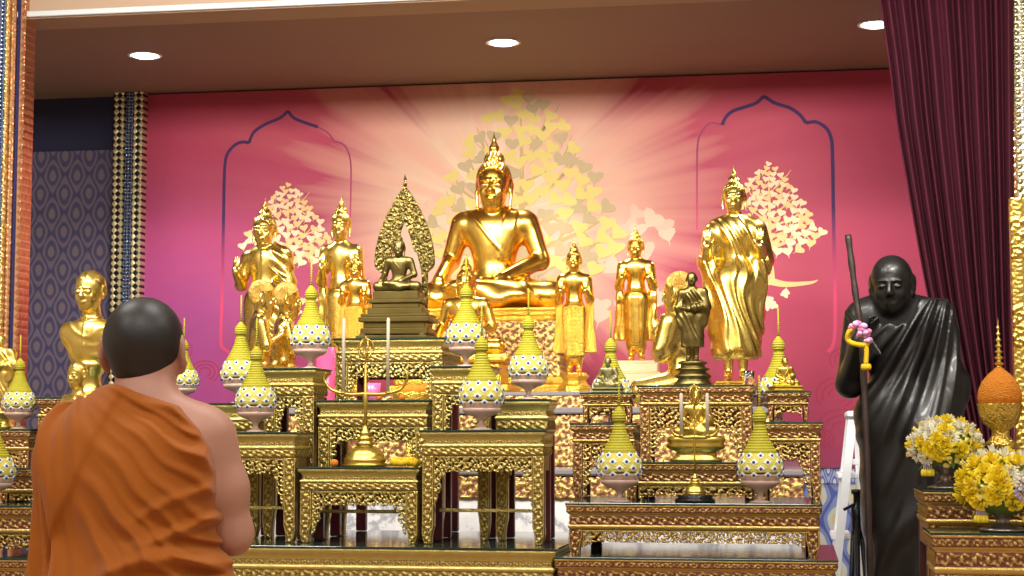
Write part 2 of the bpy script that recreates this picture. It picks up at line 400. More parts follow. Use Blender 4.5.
# ---------------------------------------------------------------- pillars with mosaic
def mosaic(name, tile, ca, cb, rough=.12, gap=.04):
    m = NT(name); co = m.coord(); x, y, z = m.xyz(co)
    u = m.math('ADD', x, z); w = m.math('SUBTRACT', x, z)
    bs_ = .12 if 'copper' in name else .35
    ck = m.math('MULTIPLY', m.math('SINE', m.math('MULTIPLY', u, PI/tile)), m.math('SINE', m.math('MULTIPLY', w, PI/tile)))
    k = m.math('MULTIPLY_ADD', ck, 6, .5, clamp=True)
    m.l(m.mix(k, lin(ca), lin(cb)), m.b.inputs['Base Color']); m.set(met=.75, rough=rough)
    m.bump(m.math('ADD', m.math('ABSOLUTE', ck), m.vor(30)), bs_, .01); return m.mat
blue_m = mosaic('blue_mirror_mosaic', .022, (40, 52, 92), (136, 150, 176)); gold_m = mosaic('gold_mirror_mosaic', .03, (196, 168, 88), (236, 216, 150)); silver_m = mosaic('copper_reflection_mosaic', .04, (200, 132, 92), (224, 176, 140), .12)  # copper tones are the red carpet's reflection put into the silver mirror's colour
goldchk = mosaic('cream_black_check_mosaic', .042, (40, 42, 38), (236, 226, 184), .35)
def pillar(name, x0, strips, y0, z1, depth):
    r = bpy.data.objects.new(name, None); COL.objects.link(r); r['kind'] = 'structure'; r.location = (x0, y0, 0)
    o = 0
    for i, (w, out, mat, nm) in enumerate(strips):
        M().box(o, o+w-.002, -out, depth, 0, z1, 0, min(.006, w*.2)).obj(nm, mat, r); o += w
    return r
Yp = YF-.16
s_ = sx(16, 200, Yp); xr = at(22, 180, Yp).x
stp = [(16*s_, .0, blue_m, 'mosaic_strip'), (4*s_, .03, gold_m, 'gilded_rib'), (9*s_, .015, blue_m, 'mosaic_strip'), (2.5*s_, .03, gold_m, 'gilded_rib'), (5*s_, .0, silver_m, 'mirror_strip'), (4*s_, -.012, plain('dark_blue_enamel', (40, 42, 86), .2), 'enamel_strip'), (6*s_, .0, silver_m, 'mirror_strip')]
tot = sum(s[0] for s in stp)
pillar('pillar_1', xr-tot, stp, Yp, ZH-.01, .12)
s_ = sx(128, 200, YB-.1)
stp = [(11*s_, .02, goldchk, 'mosaic_strip'), (9*s_, .0, blue_m, 'mosaic_strip'), (10*s_, .02, goldchk, 'mosaic_strip')]
pillar('pillar_2', at(111.5, 200, YB-.1).x, stp, YB-.08, ZC-.002, .07)
s_ = sx(1018, 100, Yp)
whitetile = mosaic('white_gold_mosaic', .034, (150, 140, 96), (232, 232, 214), .25)
stp = [(4*s_, .02, silver_m, 'mirror_strip'), (20*s_, .0, whitetile, 'mosaic_strip'), (6*s_, .02, gold_m, 'gilded_rib'), (14*s_, 0, blue_m, 'mosaic_strip')]
pillar('pillar_3', at(1011.5, 150, Yp).x, stp, Yp, ZH-.01, .12)
# ---------------------------------------------------------------- recessed lights
em = NT('lamp_glow'); em.set(col=(1, 1, 1, 1), ecol=(.92, .96, 1, 1), es=14)
ring = plain('lamp_ring_paint', (230, 230, 228), .4)
for i, (px, py, lb) in enumerate(((145, 55, 'bright round recessed ceiling light nearest the mosaic pillars'), (503, 42, 'bright round recessed ceiling light above the large seated golden statue'), (876, 24, 'bright round recessed ceiling light partly beside the maroon curtain'))):
    d = RC @ Vector(((px-512)/F, -(py-288)/F, -1)); t = (ZC-CZ)/d.z; p = d*t
    r = thing('recessed_light', lb, 'ceiling light', (p.x, p.y, ZC), 0, 'recessed lights in the alcove ceiling')
    M().lathe([(.098, .0), (.1, -.004), (.092, -.008), (.076, -.004), (.076, .0)], 28).obj('trim_ring', ring, r)
    M().lathe([(.075, -.001), (.06, -.012), (.03, -.019), (0, -.021)], 24).obj('lamp_lens', em.mat, r)
    l = bpy.data.lights.new('downlight', 'SPOT'); l.energy = DOWN; l.spot_size = math.radians(125); l.spot_blend = .6; l.shadow_soft_size = .08; l.color = (1, .95, .88)
    lo = bpy.data.objects.new('downlight', l); COL.objects.link(lo); lo.location = (p.x, p.y, ZC-.05)
# ---------------------------------------------------------------- hall lamps and added altar fill lights
def area(x, y, z, sxx, syy, e, c=(1, .97, .92), rot=(0, 0, 0)):
    l = bpy.data.lights.new('hall_or_fill_lamp', 'AREA'); l.shape = 'RECTANGLE'; l.size = sxx; l.size_y = syy; l.energy = e; l.color = c
    o = bpy.data.objects.new('hall_or_fill_lamp', l); COL.objects.link(o); o.location = (x, y, z); o.rotation_euler = rot; return l
for x in (-3.2, -.6, 2.0):
    for y in (-1.5, 1.6, 4.6): area(x, y, ZH-.03, 1.3, .35, HALL)
for x, tx in ((-3.3, -2.3), (-1.5, -1.2), (.6, -.2)):       # unseen fill lights added to brighten the altar, turned towards it
    d = Vector((tx, 9.3, 1.95))-Vector((x, 4.5, 3.62)); _l = area(x, 4.5, 3.62, .9, .3, ALTAR_FILL, (1, .95, .86), d.to_track_quat('-Z', 'Y').to_euler())
    _l.spread = math.radians(100)
w = bpy.data.worlds.new('world'); SC.world = w; w.use_nodes = True
w.node_tree.nodes['Background'].inputs[0].default_value = (1, .9, .8, 1); w.node_tree.nodes['Background'].inputs[1].default_value = .3
# ================================================================== altar tables
RES = .0031
def scroll(s, t, per, seed=0):
    """relief 0..1 of a running band of rosettes and leaf scrolls; s along (m), t across -.5...5"""
    u = s/per + seed*.37; k = np.floor(u); u = u-k-.5; asp = 1.0
    r = np.hypot(u*1.25, t*1.02); th = np.arctan2(t, u)
    ros = np.clip(1-r/(.40*(.74+.26*np.cos(5*th+k*1.3))), 0, 1)
    ros = np.where(r < .09, .55+.45*np.clip(1-r/.09, 0, 1), np.minimum(1, ros*2.2)*(.75+.25*np.cos(10*th)))
    lv = np.zeros_like(u)
    for cu, ct, an in ((.5, .27, .6), (-.5, .27, -.6), (.5, -.27, -.6), (-.5, -.27, .6), (.26, .36, 0), (-.26, -.36, 0)):
        du, dt = u-cu, t-ct; a = du*math.cos(an)+dt*math.sin(an); b = -du*math.sin(an)+dt*math.cos(an)
        lv = np.maximum(lv, np.clip(1-np.hypot(a/.2, b/.11), 0, 1)*1.5)
    wave = np.clip(1-np.abs(t-.30*np.sin(2*PI*u+k*PI))/.07, 0, 1)*.7
    return np.clip(np.maximum(np.maximum(ros, lv), wave), 0, 1)
def lace(x, z, per, seed=0):
    a = scroll(x, ((z/per+.25*np.floor(x/per)) % 1)-.5, per, seed)
    b = scroll(z*1.13+.2*per, ((x/per+.5) % 1)-.5, per*1.1, seed+1)
    return np.maximum(a, b*.8)
def relief_panel(x0, x1, z0, z1, y, thick, hfn, mask=None, amp=.006, res=RES):
    """upright carved panel facing -y; returns verts, quads, relief, material index (0 carved, 1 plain)"""
    nx = max(2, int(round((x1-x0)/res))+1); nz = max(2, int(round((z1-z0)/res))+1)
    X, Z = np.meshgrid(np.linspace(x0, x1, nx), np.linspace(z0, z1, nz), indexing='ij')
    h = hfn(X, Z)
    ok = np.ones((nx-1, nz-1), bool)
    if mask is not None:
        xc = (X[:-1, :-1]+X[1:, 1:])/2; zc = (Z[:-1, :-1]+Z[1:, 1:])/2; ok = mask(xc, zc)
    Vf = np.stack([X, y-amp*h, Z], -1).reshape(-1, 3); Vb = np.stack([X, np.full_like(X, y+thick), Z], -1).reshape(-1, 3)
    N = nx*nz; id_ = np.arange(N).reshape(nx, nz)
    a, b, c, d = id_[:-1, :-1][ok], id_[1:, :-1][ok], id_[1:, 1:][ok], id_[:-1, 1:][ok]
    Q = [np.stack([a, b, c, d], 1)]; mi = [np.zeros(len(a), int)]
    Q.append(np.stack([a, d, c, b], 1)+N); mi.append(np.ones(len(a), int))
    P = np.pad(ok, 1)
    for (di, dj, e0, e1) in ((-1, 0, (0, 1), (0, 0)), (1, 0, (1, 0), (1, 1)), (0, -1, (0, 0), (1, 0)), (0, 1, (1, 1), (0, 1))):
        ii, jj = np.where(ok & ~P[1+di:P.shape[0]-1+di, 1+dj:P.shape[1]-1+dj])
        p = id_[ii+e0[0], jj+e0[1]]; q = id_[ii+e1[0], jj+e1[1]]
        Q.append(np.stack([q, p, p+N, q+N], 1)); mi.append(np.zeros(len(ii), int))
    Q = np.concatenate(Q); mi = np.concatenate(mi); V = np.concatenate([Vf, Vb]); at_ = np.concatenate([h.ravel(), np.full(N, .4)])
    used, inv = np.unique(Q.ravel(), return_inverse=True)
    return V[used], inv.reshape(-1, 4), at_[used], mi
def panel_obj(name, mats, parent, *a, **k):
    V, Q, r, mi = relief_panel(*a, **k)
    return link(name, npmesh(name, V, Q, True, r, mi), mats, parent)
def sweep_rect(W, D, prof, res=RES*1.3, fine=True):
    """moulding round a W x D rectangle. prof: (out, z, bandtype, t) from top to bottom; bandtype None or (period, amp)"""
    hw, hd = W/2, D/2; cs = [(-hw, -hd), (hw, -hd), (hw, hd), (-hw, hd)]; nrm = [(0, -1), (1, 0), (0, 1), (-1, 0)]
    S = []; 
    for k in range(4):
        a, b = np.array(cs[k]), np.array(cs[(k+1) % 4]); L = np.linalg.norm(b-a)
        n = max(2, int(L/res)) if (k != 2 and fine) else 2
        for i in range(n): S.append((k, i/n, L))
    n = len(S); V = np.zeros((len(prof), n, 3)); A = np.zeros((len(prof), n))
    kk = np.array([s[0] for s in S]); ff = np.array([s[1] for s in S]); LL = np.array([s[2] for s in S])
    sg = np.array([[-1, -1], [1, -1], [1, 1], [-1, 1]])
    for j, (o, z, bt, t) in enumerate(prof):
        c0 = np.array(cs)+sg*o; p = c0[kk]*(1-ff)[:, None]+c0[(kk+1) % 4]*ff[:, None]
        h = np.zeros(n)
        if bt:
            h = scroll((ff-.5)*LL, np.full(n, t), bt[0], bt[2] if len(bt) > 2 else 0); edge = np.clip(np.minimum(ff, 1-ff)*LL/.012, 0, 1)
            p = p+np.array(nrm)[kk]*(h*bt[1]*edge)[:, None]; A[j] = h
        else: A[j] = .75
        V[j, :, :2] = p; V[j, :, 2] = z
    id_ = np.arange(len(prof)*n).reshape(len(prof), n); a = id_[:-1]; b = np.roll(a, -1, 1); c = np.roll(id_[1:], -1, 1); d = id_[1:]
    Q = np.stack([a, d, c, b], -1).reshape(-1, 4)
    return V.reshape(-1, 3), Q, A.ravel()
def band(o, z0, z1, per, amp, n=9, seed=0):
    return [(o, z0+(z1-z0)*i/(n-1), (per, amp, seed), .5-i/(n-1)) for i in range(n)]
def table(label, px0, px1, Y, D, pyt, pyb, style='gold', hc=None, leg=None, hb=None, bw=None, bd=None, stretcher=None, seed=0, solid=False, group=None, name='altar_table', zb=None, front_only=False):
    """carved altar table; front face between pixel columns px0, px1 at depth Y, from image row pyt (glass top) to pyb (feet)"""
    p0, p1 = at(px0, pyt, Y), at(px1, pyt, Y); W = p1.x-p0.x; zt = at((px0+px1)/2, pyt, Y).z
    if zb is None: zb = at((px0+px1)/2, pyb, Y).z
    H = zt-zb; cx = (p0.x+p1.x)/2
    u = sz((px0+px1)/2, pyt, Y)
    r = thing(name, label, 'altar table', (cx, Y+D/2, zb), 0, group)
    gs = style == 'gold'
    hc = (hc or 24)*u; leg = (leg or 12)*u; hb = (hb or 15)*u; bw = (bw or 10)*u; bd = (bd or 36)*u
    cm, lm, bm_ = (MT['carve'], MT['lip'], MT['maroon']) if gs else (MT['carvered'], MT['lipred'], MT['darkred'])
    # glass sheet
    M().box(-W/2-.011, W/2+.011, -D/2-.011, D/2+.011, H-.006, H, 0, .001).obj('glass_top', MT['glasstop'], r)
    # cornice (moulded top)
    t = H-.0062
    if gs:
        f = hc/.082
        pr = [(-.03, t, None, 0), (.008, t, None, 0), (.0095, t-.005*f, None, 0), (.008, t-.011*f, None, 0)]
        pr += [(.008-.012*math.sin(PI/2*q), t-.011*f-.016*f*q, None, 0) for q in (.15, .4, .7, 1)]
        pr += band(-.004, t-.028*f, t-.041*f, .02, .0025, 5, seed)
        pr += [(.002, t-.043*f, None, 0), (.0045, t-.047*f, None, 0), (.002, t-.051*f, None, 0)]
        pr += band(.0, t-.053*f, t-.079*f, .034, .0055, 9, seed)
        pr += [(.0, t-hc+.001, None, 0), (-.02, t-hc, None, 0)]
    else:
        f = hc/.085
        pr = [(-.03, t, None, 0), (.010, t, None, 0), (.012, t-.004*f, None, 0)]
        pr += band(.0085, t-.007*f, t-.025*f, .018, .004, 6, seed)
        pr += [(.006, t-.028*f, None, 0), (.002, t-.033*f, None, 0), (-.003, t-.036*f, None, 0)]
        pr += band(-.002, t-.038*f, t-.068*f, .036, .007, 10, seed)
        pr += [(.003, t-.070*f, None, 0), (.005, t-.074*f, None, 0), (.003, t-.079*f, None, 0), (.0, t-hc, None, 0), (-.02, t-hc-.0005, None, 0)]
    V, Q, A = sweep_rect(W-.004, D-.004, pr)
    link('cornice', npmesh('cornice', V, Q, True, A), cm, r)
    # apron with brackets: pierced lace round the opening
    za, zf = H-.0062-hc, 0.0; bd = min(bd, za-.012)
    def opening(x, z):                       # True inside the opening
        q = np.clip((za-hb-z)/bd, 0, 1)
        inner = W/2-leg-bw*np.clip(1-q, 0, 1)**.7*(1+.16*np.sin(q*PI*5))
        inner = np.where(q >= 1, W/2-leg, inner)
        return (np.abs(x) < inner) & (z < za-hb-.004*np.abs(np.sin(x/.011)))
    def legs(x, z): return np.abs(x) > W/2-leg
    def hA(x, z):
        h = lace(x, z, .03, seed)
        fr = np.clip(1-np.abs(np.abs(x)-(W/2-leg-.002))/.004, 0, 1)*(z < za-.004); fr = np.maximum(fr, np.clip(1-np.abs(z-(za-.005))/.004, 0, 1))
        return np.maximum(h, fr)
    def mA(x, z):
        h = lace(x, z, .03, seed)
        return ~opening(x, z) & ~legs(x, z) & ((h > .10) | (z > za-.008) | (np.abs(x) > W/2-leg-.005))
    lo = za-hb-bd-.002
    if not solid:
        panel_obj('apron', [cm, bm_], r, -W/2+leg+.0005, W/2-leg-.0005, max(lo, .004), za-.0005, -D/2+.010, .006, hA, mA, amp=.007)
    else:
        def hS(x, z):
            e = np.minimum(W/2-leg-np.abs(x), np.minimum(za-z, z)); fr = np.clip(1-np.abs(e-.02)/.004, 0, 1)
            return np.maximum(lace(x, z, .032, seed), fr)
        panel_obj('apron', [cm, bm_], r, -W/2+leg+.0005, W/2-leg-.0005, max(.0, min(za*.25, .03)), za-.0005, -D/2+.010, .006, hS, None, amp=.007)
    ms = M()                                 # side and back aprons, plain boards with painted inside
    ms.box(W/2-.014, W/2-.004, -D/2+leg, D/2-leg, max(za-hb, .01), za-.001); ms.box(-W/2+.004, -W/2+.014, -D/2+leg, D/2-leg, max(za-hb, .01), za-.001)
    ms.box(-W/2+leg, W/2-leg, D/2-.014, D/2-.006, max(za-hb, .01), za-.001)
    V, Q, rr, mi = [], [], [], []
    ms.obj('side_apron', cm if gs else MT['lipred'], r)
    # legs: carved faces out, painted inside, foot curving inward
    def hL(x, z):
        xl = np.abs(np.abs(x)-W/2+leg/2)/(leg/2)
        rim = np.clip((xl-.72)/.2, 0, 1)*np.clip((1-xl)/.06, 0, 1)
        return np.maximum(scroll(z, np.clip((np.abs(x)-W/2+leg/2)/leg*1.3, -.5, .5), .036, seed), rim)
    for sgn in (-1, 1):
        x0, x1 = (-W/2, -W/2+leg) if sgn < 0 else (W/2-leg, W/2)
        V, Q, A, mi = relief_panel(x0, x1, 0, za-.001, -D/2+.004, leg*.8, hL, None, amp=.005)
        q = np.clip(1-V[:, 2]/max(.06, za*.2), 0, 1); cxl = (x0+x1)/2
        V[:, 0] = cxl+(V[:, 0]-cxl)*(1-.42*q**1.3)+sgn*.0035*np.sin(q*PI)
        link('leg', npmesh('leg', V, Q, True, A, mi), [cm, bm_], r)
        mb = M().box(x0+.003, x1-.003, D/2-.004-leg*.8, D/2-.004, 0, za-.001, 0, .004)
        mb.obj('leg', bm_, r)
    if stretcher is not None:
        z = at(px0, stretcher, Y).z-zb
        M().box(-W/2+leg-.004, W/2-leg+.004, D*.1, D*.1+.012, z-.008, z+.004, 0, .002).obj('stretcher', MT['lip'], r)
    r['h'] = H
    return r
def zof(r): return r.location.z+r['h']
Z1 = at(392, 546.5, 5.6).z; ZR1 = at(695, 558.5, 5.5).z; ZR2 = at(694, 503.5, 5.6).z; ZR3 = at(694, 462, 5.86).z
# --- centre set: yellow gilding, nine tables on one long base
g = 'yellow gilded altar tables of the central set'
base_c = table('long yellow gilded base table carrying the whole central set of tables', 166, 554, 5.6, .95, 546.5, 0, hc=34, leg=16, hb=22, bw=14, bd=40, zb=0.0, group=g)
tB = table('tall gilded table under a bud ornament', 422, 544, 5.75, .195, 430, 545, hc=24, stretcher=511, zb=Z1, group=g)
tB['label'] = 'tall yellow gilded table with a cross bar, under the foremost central bud ornament'
tA = table('low yellow gilded table carrying the bell-shaped base of the candle stand', 300, 417.5, 5.75, .2, 467, 545, hc=22, hb=14, bw=12, bd=30, zb=Z1, group=g, stretcher=512)
tC = table('tall yellow gilded table beside the monk\'s bare elbow', 174, 295.5, 5.75, .195, 432, 545, hc=24, stretcher=508, zb=Z1, group=g, seed=1)
tD = table('middle yellow gilded table of the centre row with yellow garland and golden arms before it', 318, 427.5, 5.97, .2, 400, 545, hc=25, hb=14, bw=10, bd=26, zb=Z1, group=g, seed=2)
tE = table('yellow gilded table under the bronze seated figure with leaf-shaped arch', 336, 443, 6.19, .34, 338, 545, hc=22, hb=15, bw=9, bd=26, zb=Z1, group=g, seed=3)
tF = table('narrow yellow gilded table behind the foremost bud ornament of the centre', 432, 489.5, 5.98, .18, 366, 545, hc=26, hb=11, bw=8, bd=50, zb=Z1, group=g, seed=4)
tG = table('yellow gilded table at the right end of the central set', 495.5, 548, 5.98, .2, 399, 545, hc=30, zb=Z1, group=g, seed=5)
tH = table('narrow yellow gilded table with a bud ornament under the golden kneeling disciples', 264, 314.5, 5.98, .19, 368, 545, hc=26, hb=11, bw=8, bd=50, zb=Z1, group=g, seed=6)
tI = table('yellow gilded table at the left end of the central set behind bud ornaments', 165, 259, 5.98, .2, 403, 545, hc=26, zb=Z1, group=g, seed=7)
# --- right set: gilding on red
g = 'red and gold altar tables of the right set'
rA = table('widest red and gold base table at the bottom of the right set', 557, 835, 5.5, .75, 558.5, 0, 'red', hc=26, hb=16, zb=0, group=g)
rB = table('long low red and gold table carrying two bud ornaments in the right set', 568.5, 819, 5.6, .62, 503.5, 555, 'red', hc=25, leg=14, hb=12, bw=12, bd=6, zb=ZR1, group=g)
rC = table('short red and gold table carrying the small golden seated figure on a plinth', 628, 762, 5.86, .14, 462, 503, 'red', hc=22, leg=10, hb=9, bw=8, bd=5, zb=ZR2, group=g, seed=2)
rD = table('red and gold side table under the small seated monk figure near the ornate golden statue', 572.5, 634.5, 6.02, .27, 423, 500, 'red', hc=18, leg=10, hb=18, bw=11, bd=40, zb=ZR2, group=g, seed=3)
rE = table('red and gold side table nearest the white stepladder', 758.5, 820, 6.02, .27, 422, 500, 'red', hc=18, leg=10, hb=18, bw=11, bd=40, zb=ZR2, group=g, seed=4)
rF = table('tallest red and gold table of the right set under the standing bronze monk', 639.5, 751.5, 6.03, .26, 385, 500, 'red', hc=19, leg=10, hb=22, bw=14, bd=36, zb=ZR2, group=g, seed=5)
rG = table('small red and gold stand directly under the grey-green seated monk figure', 583, 631, 6.03, .095, 392.5, 423, 'red', hc=12, leg=6, hb=7, bw=5, bd=6, zb=zof(rD)+.0005, group=g, name='figure_stand', seed=1)
rH = table('small red and gold stand directly under the golden seated monk figure near the stepladder', 768, 808, 6.03, .095, 391, 422, 'red', hc=12, leg=6, hb=7, bw=5, bd=6, zb=zof(rE)+.0005, group=g, name='figure_stand', seed=2)
# --- left set, mostly behind the monk
g = 'red and gold altar tables of the left set'
lA = table('red and gold base table at the bottom of the set behind the monk', -45, 150, 5.5, .95, 558.5, 0, 'red', hc=26, hb=16, zb=0, group=g, seed=1)
lz = at(50, 559, 5.5).z
lB = table('long low red and gold table behind the monk\'s sleeve, above the base table', -32, 116, 5.6, .62, 505.5, 556, 'red', hc=27, leg=14, hb=14, bw=12, bd=6, zb=zof(lA), group=g, seed=2)
lC = table('short red and gold table one step above the long low table behind the monk', 0, 140, 5.86, .14, 468, 505, 'red', hc=24, leg=10, hb=9, bw=8, bd=5, zb=zof(lB), group=g, seed=3)
lD = table('red and gold side table under the bud ornament by the outer mosaic pillar', -32, 29, 6.02, .36, 429, 505, 'red', hc=20, leg=10, hb=18, bw=11, bd=40, zb=zof(lB), group=g, seed=4)
lE = table('red and gold table carrying the two gilded busts', 38, 150, 6.03, .34, 397, 505, 'red', hc=19, leg=11, hb=20, bw=13, bd=40, zb=zof(lB), group=g, seed=5)
# --- corner tables in front of the curtain
g = 'red and gold tables under the flowers'
kA = table('red and gold corner table under the farther bouquet and orange tray ornament', 926, 1066, 5.25, .4, 490, 0, 'red', hc=34, leg=13, hb=22, bw=13, bd=60, zb=0, group=g, seed=6)
kB = table('red and gold corner table in front, under the nearer bouquet', 934, 1070, 4.95, .27, 533, 0, 'red', hc=40, leg=15, hb=26, bw=14, bd=60, zb=0, group=g, seed=7)
# --- stepped altar platform in the alcove
marble = NT('white_marble'); v_ = marble.math('ABSOLUTE', marble.math('SUBTRACT', marble.noise(2.2, 8, rough=.65), .5))
marble.l(marble.ramp(v_, [(0, lin((150, 152, 160))), (.03, lin((214, 214, 216))), (.12, lin((228, 228, 228)))]), marble.b.inputs['Base Color']); marble.set(rough=.2); marble = marble.mat
slabm = plain('grey_stone_slab', (128, 122, 124), .25)
pl = thing('altar_platform', 'stepped white marble altar platform with gilded red bands behind the tables', 'altar', (0, 7.4, 0))
zA = at(400, 468, 7.4).z; zB = at(400, 408, 7.9).z; zT = at(560, 392, 8.2).z
px0, px1 = at(176, 400, 7.4).x, at(800, 400, 7.4).x
M().box(px0, px1, 0, 2.3, 0, zA-.03, 0, .004).obj('marble_base', marble, pl)
M().box(px0-.02, px1+.02, -.03, 2.3, zA-.03, zA, 0, .008).obj('stone_slab', slabm, pl)
pan = lambda x, z: np.maximum(lace(x, z, .06, 2), 0)
def bandobj(nm, x0, x1, y, z0, z1):
    V, Q, A, mi = relief_panel(x0, x1, z0, z1, y, .015, pan, None, amp=.008, res=.007)
    link(nm, npmesh(nm, V, Q, True, A, mi), [MT['carvered'], MT['darkred']], pl)
bandobj('gilded_band', px0-.01, px1+.01, -.012, zA-.13, zA-.034)
bandobj('gilded_riser', px0+.12, px1-.12, .39, zA+.001, zB-.03)
M().box(px0+.1, px1-.1, .4, 2.3, zA, zB-.03).obj('upper_block', MT['darkred'], pl)
M().box(px0+.09, px1-.09, .37, 2.3, zB-.03, zB, 0, .006).obj('stone_slab', slabm, pl)
bandobj('gilded_riser', px0+.22, px1-.22, .74, zB+.001, zT-.02)
M().box(px0+.2, px1-.2, .75, 2.3, zB, zT-.02).obj('top_block', MT['darkred'], pl)
M().box(px0+.19, px1-.19, .73, 2.3, zT-.02, zT, 0, .005).obj('stone_slab', slabm, pl)
# ================================================================== sculpting: signed-distance figures -> continuous meshes
A3 = lambda *p: np.array(p, np.float32)
def CAP(a, b, r1, r2=None):
    a = A3(*a); b = A3(*b); r2 = r1 if r2 is None else r2; ba = b-a; bb = float(ba@ba)+1e-12
    def f(P):
        pa = P-a; h = np.clip(pa@ba/bb, 0, 1); return np.linalg.norm(pa-h[:, None]*ba, axis=1)-(r1+(r2-r1)*h)
    return f
def ELL(c, r, R=None):
    c = A3(*c); r = A3(*r); Ri = None if R is None else np.array(R.transposed(), np.float32)
    def f(P):
        p = P-c
        if Ri is not None: p = p@Ri.T
        k0 = np.linalg.norm(p/r, axis=1); k1 = np.linalg.norm(p/(r*r), axis=1)+1e-9
        return k0*(k0-1)/k1
    return f
def BOX(c, h, rd=0, R=None):
    c = A3(*c); h = A3(*h)-rd; Ri = None if R is None else np.array(R.transposed(), np.float32)
    def f(P):
        p = P-c
        if Ri is not None: p = p@Ri.T
        q = np.abs(p)-h; return np.linalg.norm(np.maximum(q, 0), axis=1)+np.minimum(q.max(1), 0)-rd
    return f
def PLN(n, d):                                 # inside where n.p < d
    n = A3(*n); n = n/np.linalg.norm(n)
    return lambda P: P@n-d
def smin(a, b, k):
    if k <= 0: return np.minimum(a, b)
    h = np.clip(.5+.5*(b-a)/k, 0, 1); return b+(a-b)*h-k*h*(1-h)
def U(k, *fs):
    fs = [f for f in fs if f]
    def f(P):
        d = fs[0](P)
        for g in fs[1:]: d = smin(d, g(P), k)
        return d
    return f
def DIF(k, a, b): return lambda P: -smin(-a(P), b(P), k)
def INT(k, a, b): return lambda P: -smin(-a(P), -b(P), k)
def OFF(f, d): return lambda P: f(P)-d
def DISP(f, g, lim=.05):
    def h(P):
        d = f(P); m = np.abs(d) < lim; o = d.copy()
        if m.any(): o[m] = d[m]-g(P[m])
        return o
    return h
def TR(f, c=(0, 0, 0), s=1.0, R=None):
    c = A3(*c); Rm = None if R is None else np.array(R, np.float32)
    def g(P):
        p = (P-c)/s
        if Rm is not None: p = p@Rm
        return f(p)*s
    return g
def ROT(x=0, y=0, z=0): return Euler((math.radians(x), math.radians(y), math.radians(z))).to_matrix()
def surf(f, lo, hi, res, name='body'):
    """sample f on a grid (only near the surface) and skin it with surface nets"""
    lo = np.array(lo, np.float32); hi = np.array(hi, np.float32); B = 8
    nb = np.ceil((hi-lo)/res/B).astype(int)+1; n = nb*B
    g = [lo[i]+(np.arange(nb[i])+.5)*B*res-.5*res for i in range(3)]
    C = np.stack(np.meshgrid(*g, indexing='ij'), -1).reshape(-1, 3).astype(np.float32)
    d = f(C); keep = np.abs(d) < B*res*.87*1.5+2*res
    V = np.repeat(np.repeat(np.repeat(np.where(d < 0, -1., 1.).reshape(nb).astype(np.float32), B, 0), B, 1), B, 2)
    ids = np.argwhere(keep.reshape(nb)); o = np.stack(np.meshgrid(*[np.arange(B)]*3, indexing='ij'), -1).reshape(-1, 3)
    for s in range(0, len(ids), 300):
        I = (ids[s:s+300, None, :]*B+o[None]).reshape(-1, 3); V[I[:, 0], I[:, 1], I[:, 2]] = f((lo+I*res).astype(np.float32))
    V[0] = V[-1] = 1; V[:, 0] = V[:, -1] = 1; V[:, :, 0] = V[:, :, -1] = 1
    S = V < 0; cs = [S[i:n[0]-1+i, j:n[1]-1+j, k:n[2]-1+k] for i in (0, 1) for j in (0, 1) for k in (0, 1)]
    al = np.logical_and.reduce(cs); an = np.logical_or.reduce(cs); mx = an & ~al
    ix = np.full(mx.shape, -1, np.int32); c = np.argwhere(mx); ix[mx] = np.arange(len(c))
    cor = [(i, j, k) for i in (0, 1) for j in (0, 1) for k in (0, 1)]
    val = [V[c[:, 0]+i, c[:, 1]+j, c[:, 2]+k] for i, j, k in cor]
    acc = np.zeros((len(c), 3)); cnt = np.zeros(len(c))
    for a in range(8):
        for b in range(a+1, 8):
            if sum(abs(cor[a][t]-cor[b][t]) for t in range(3)) != 1: continue
            m = (val[a] < 0) != (val[b] < 0); t = np.where(m, val[a]/np.where(m, val[a]-val[b], 1), 0)
            p = np.array(cor[a])[None]+(np.array(cor[b])-np.array(cor[a]))[None]*t[:, None]; acc += p*m[:, None]; cnt += m
    VV = lo+(c+acc/cnt[:, None])*res; Q = []
    for ax in range(3):
        u, w = (ax+1) % 3, (ax+2) % 3
        sl0 = [slice(None)]*3; sl1 = [slice(None)]*3; sl0[ax] = slice(0, -1); sl1[ax] = slice(1, None)
        s0, s1 = S[tuple(sl0)], S[tuple(sl1)]; e = np.argwhere(s0 != s1); e = e[(e[:, u] > 0) & (e[:, w] > 0)]
        fl = s0[e[:, 0], e[:, 1], e[:, 2]]; q = []
        for du, dw in ((1, 1), (0, 1), (0, 0), (1, 0)):
            t = e.copy(); t[:, u] -= du; t[:, w] -= dw; ok = (t < np.array(ix.shape)).all(1); t = np.minimum(t, np.array(ix.shape)-1); q.append(np.where(ok, ix[t[:, 0], t[:, 1], t[:, 2]], -1))
        q = np.stack(q, 1); q[~fl] = q[~fl][:, ::-1]; Q.append(q[(q >= 0).all(1)])
    return npmesh(name, VV, np.concatenate(Q))
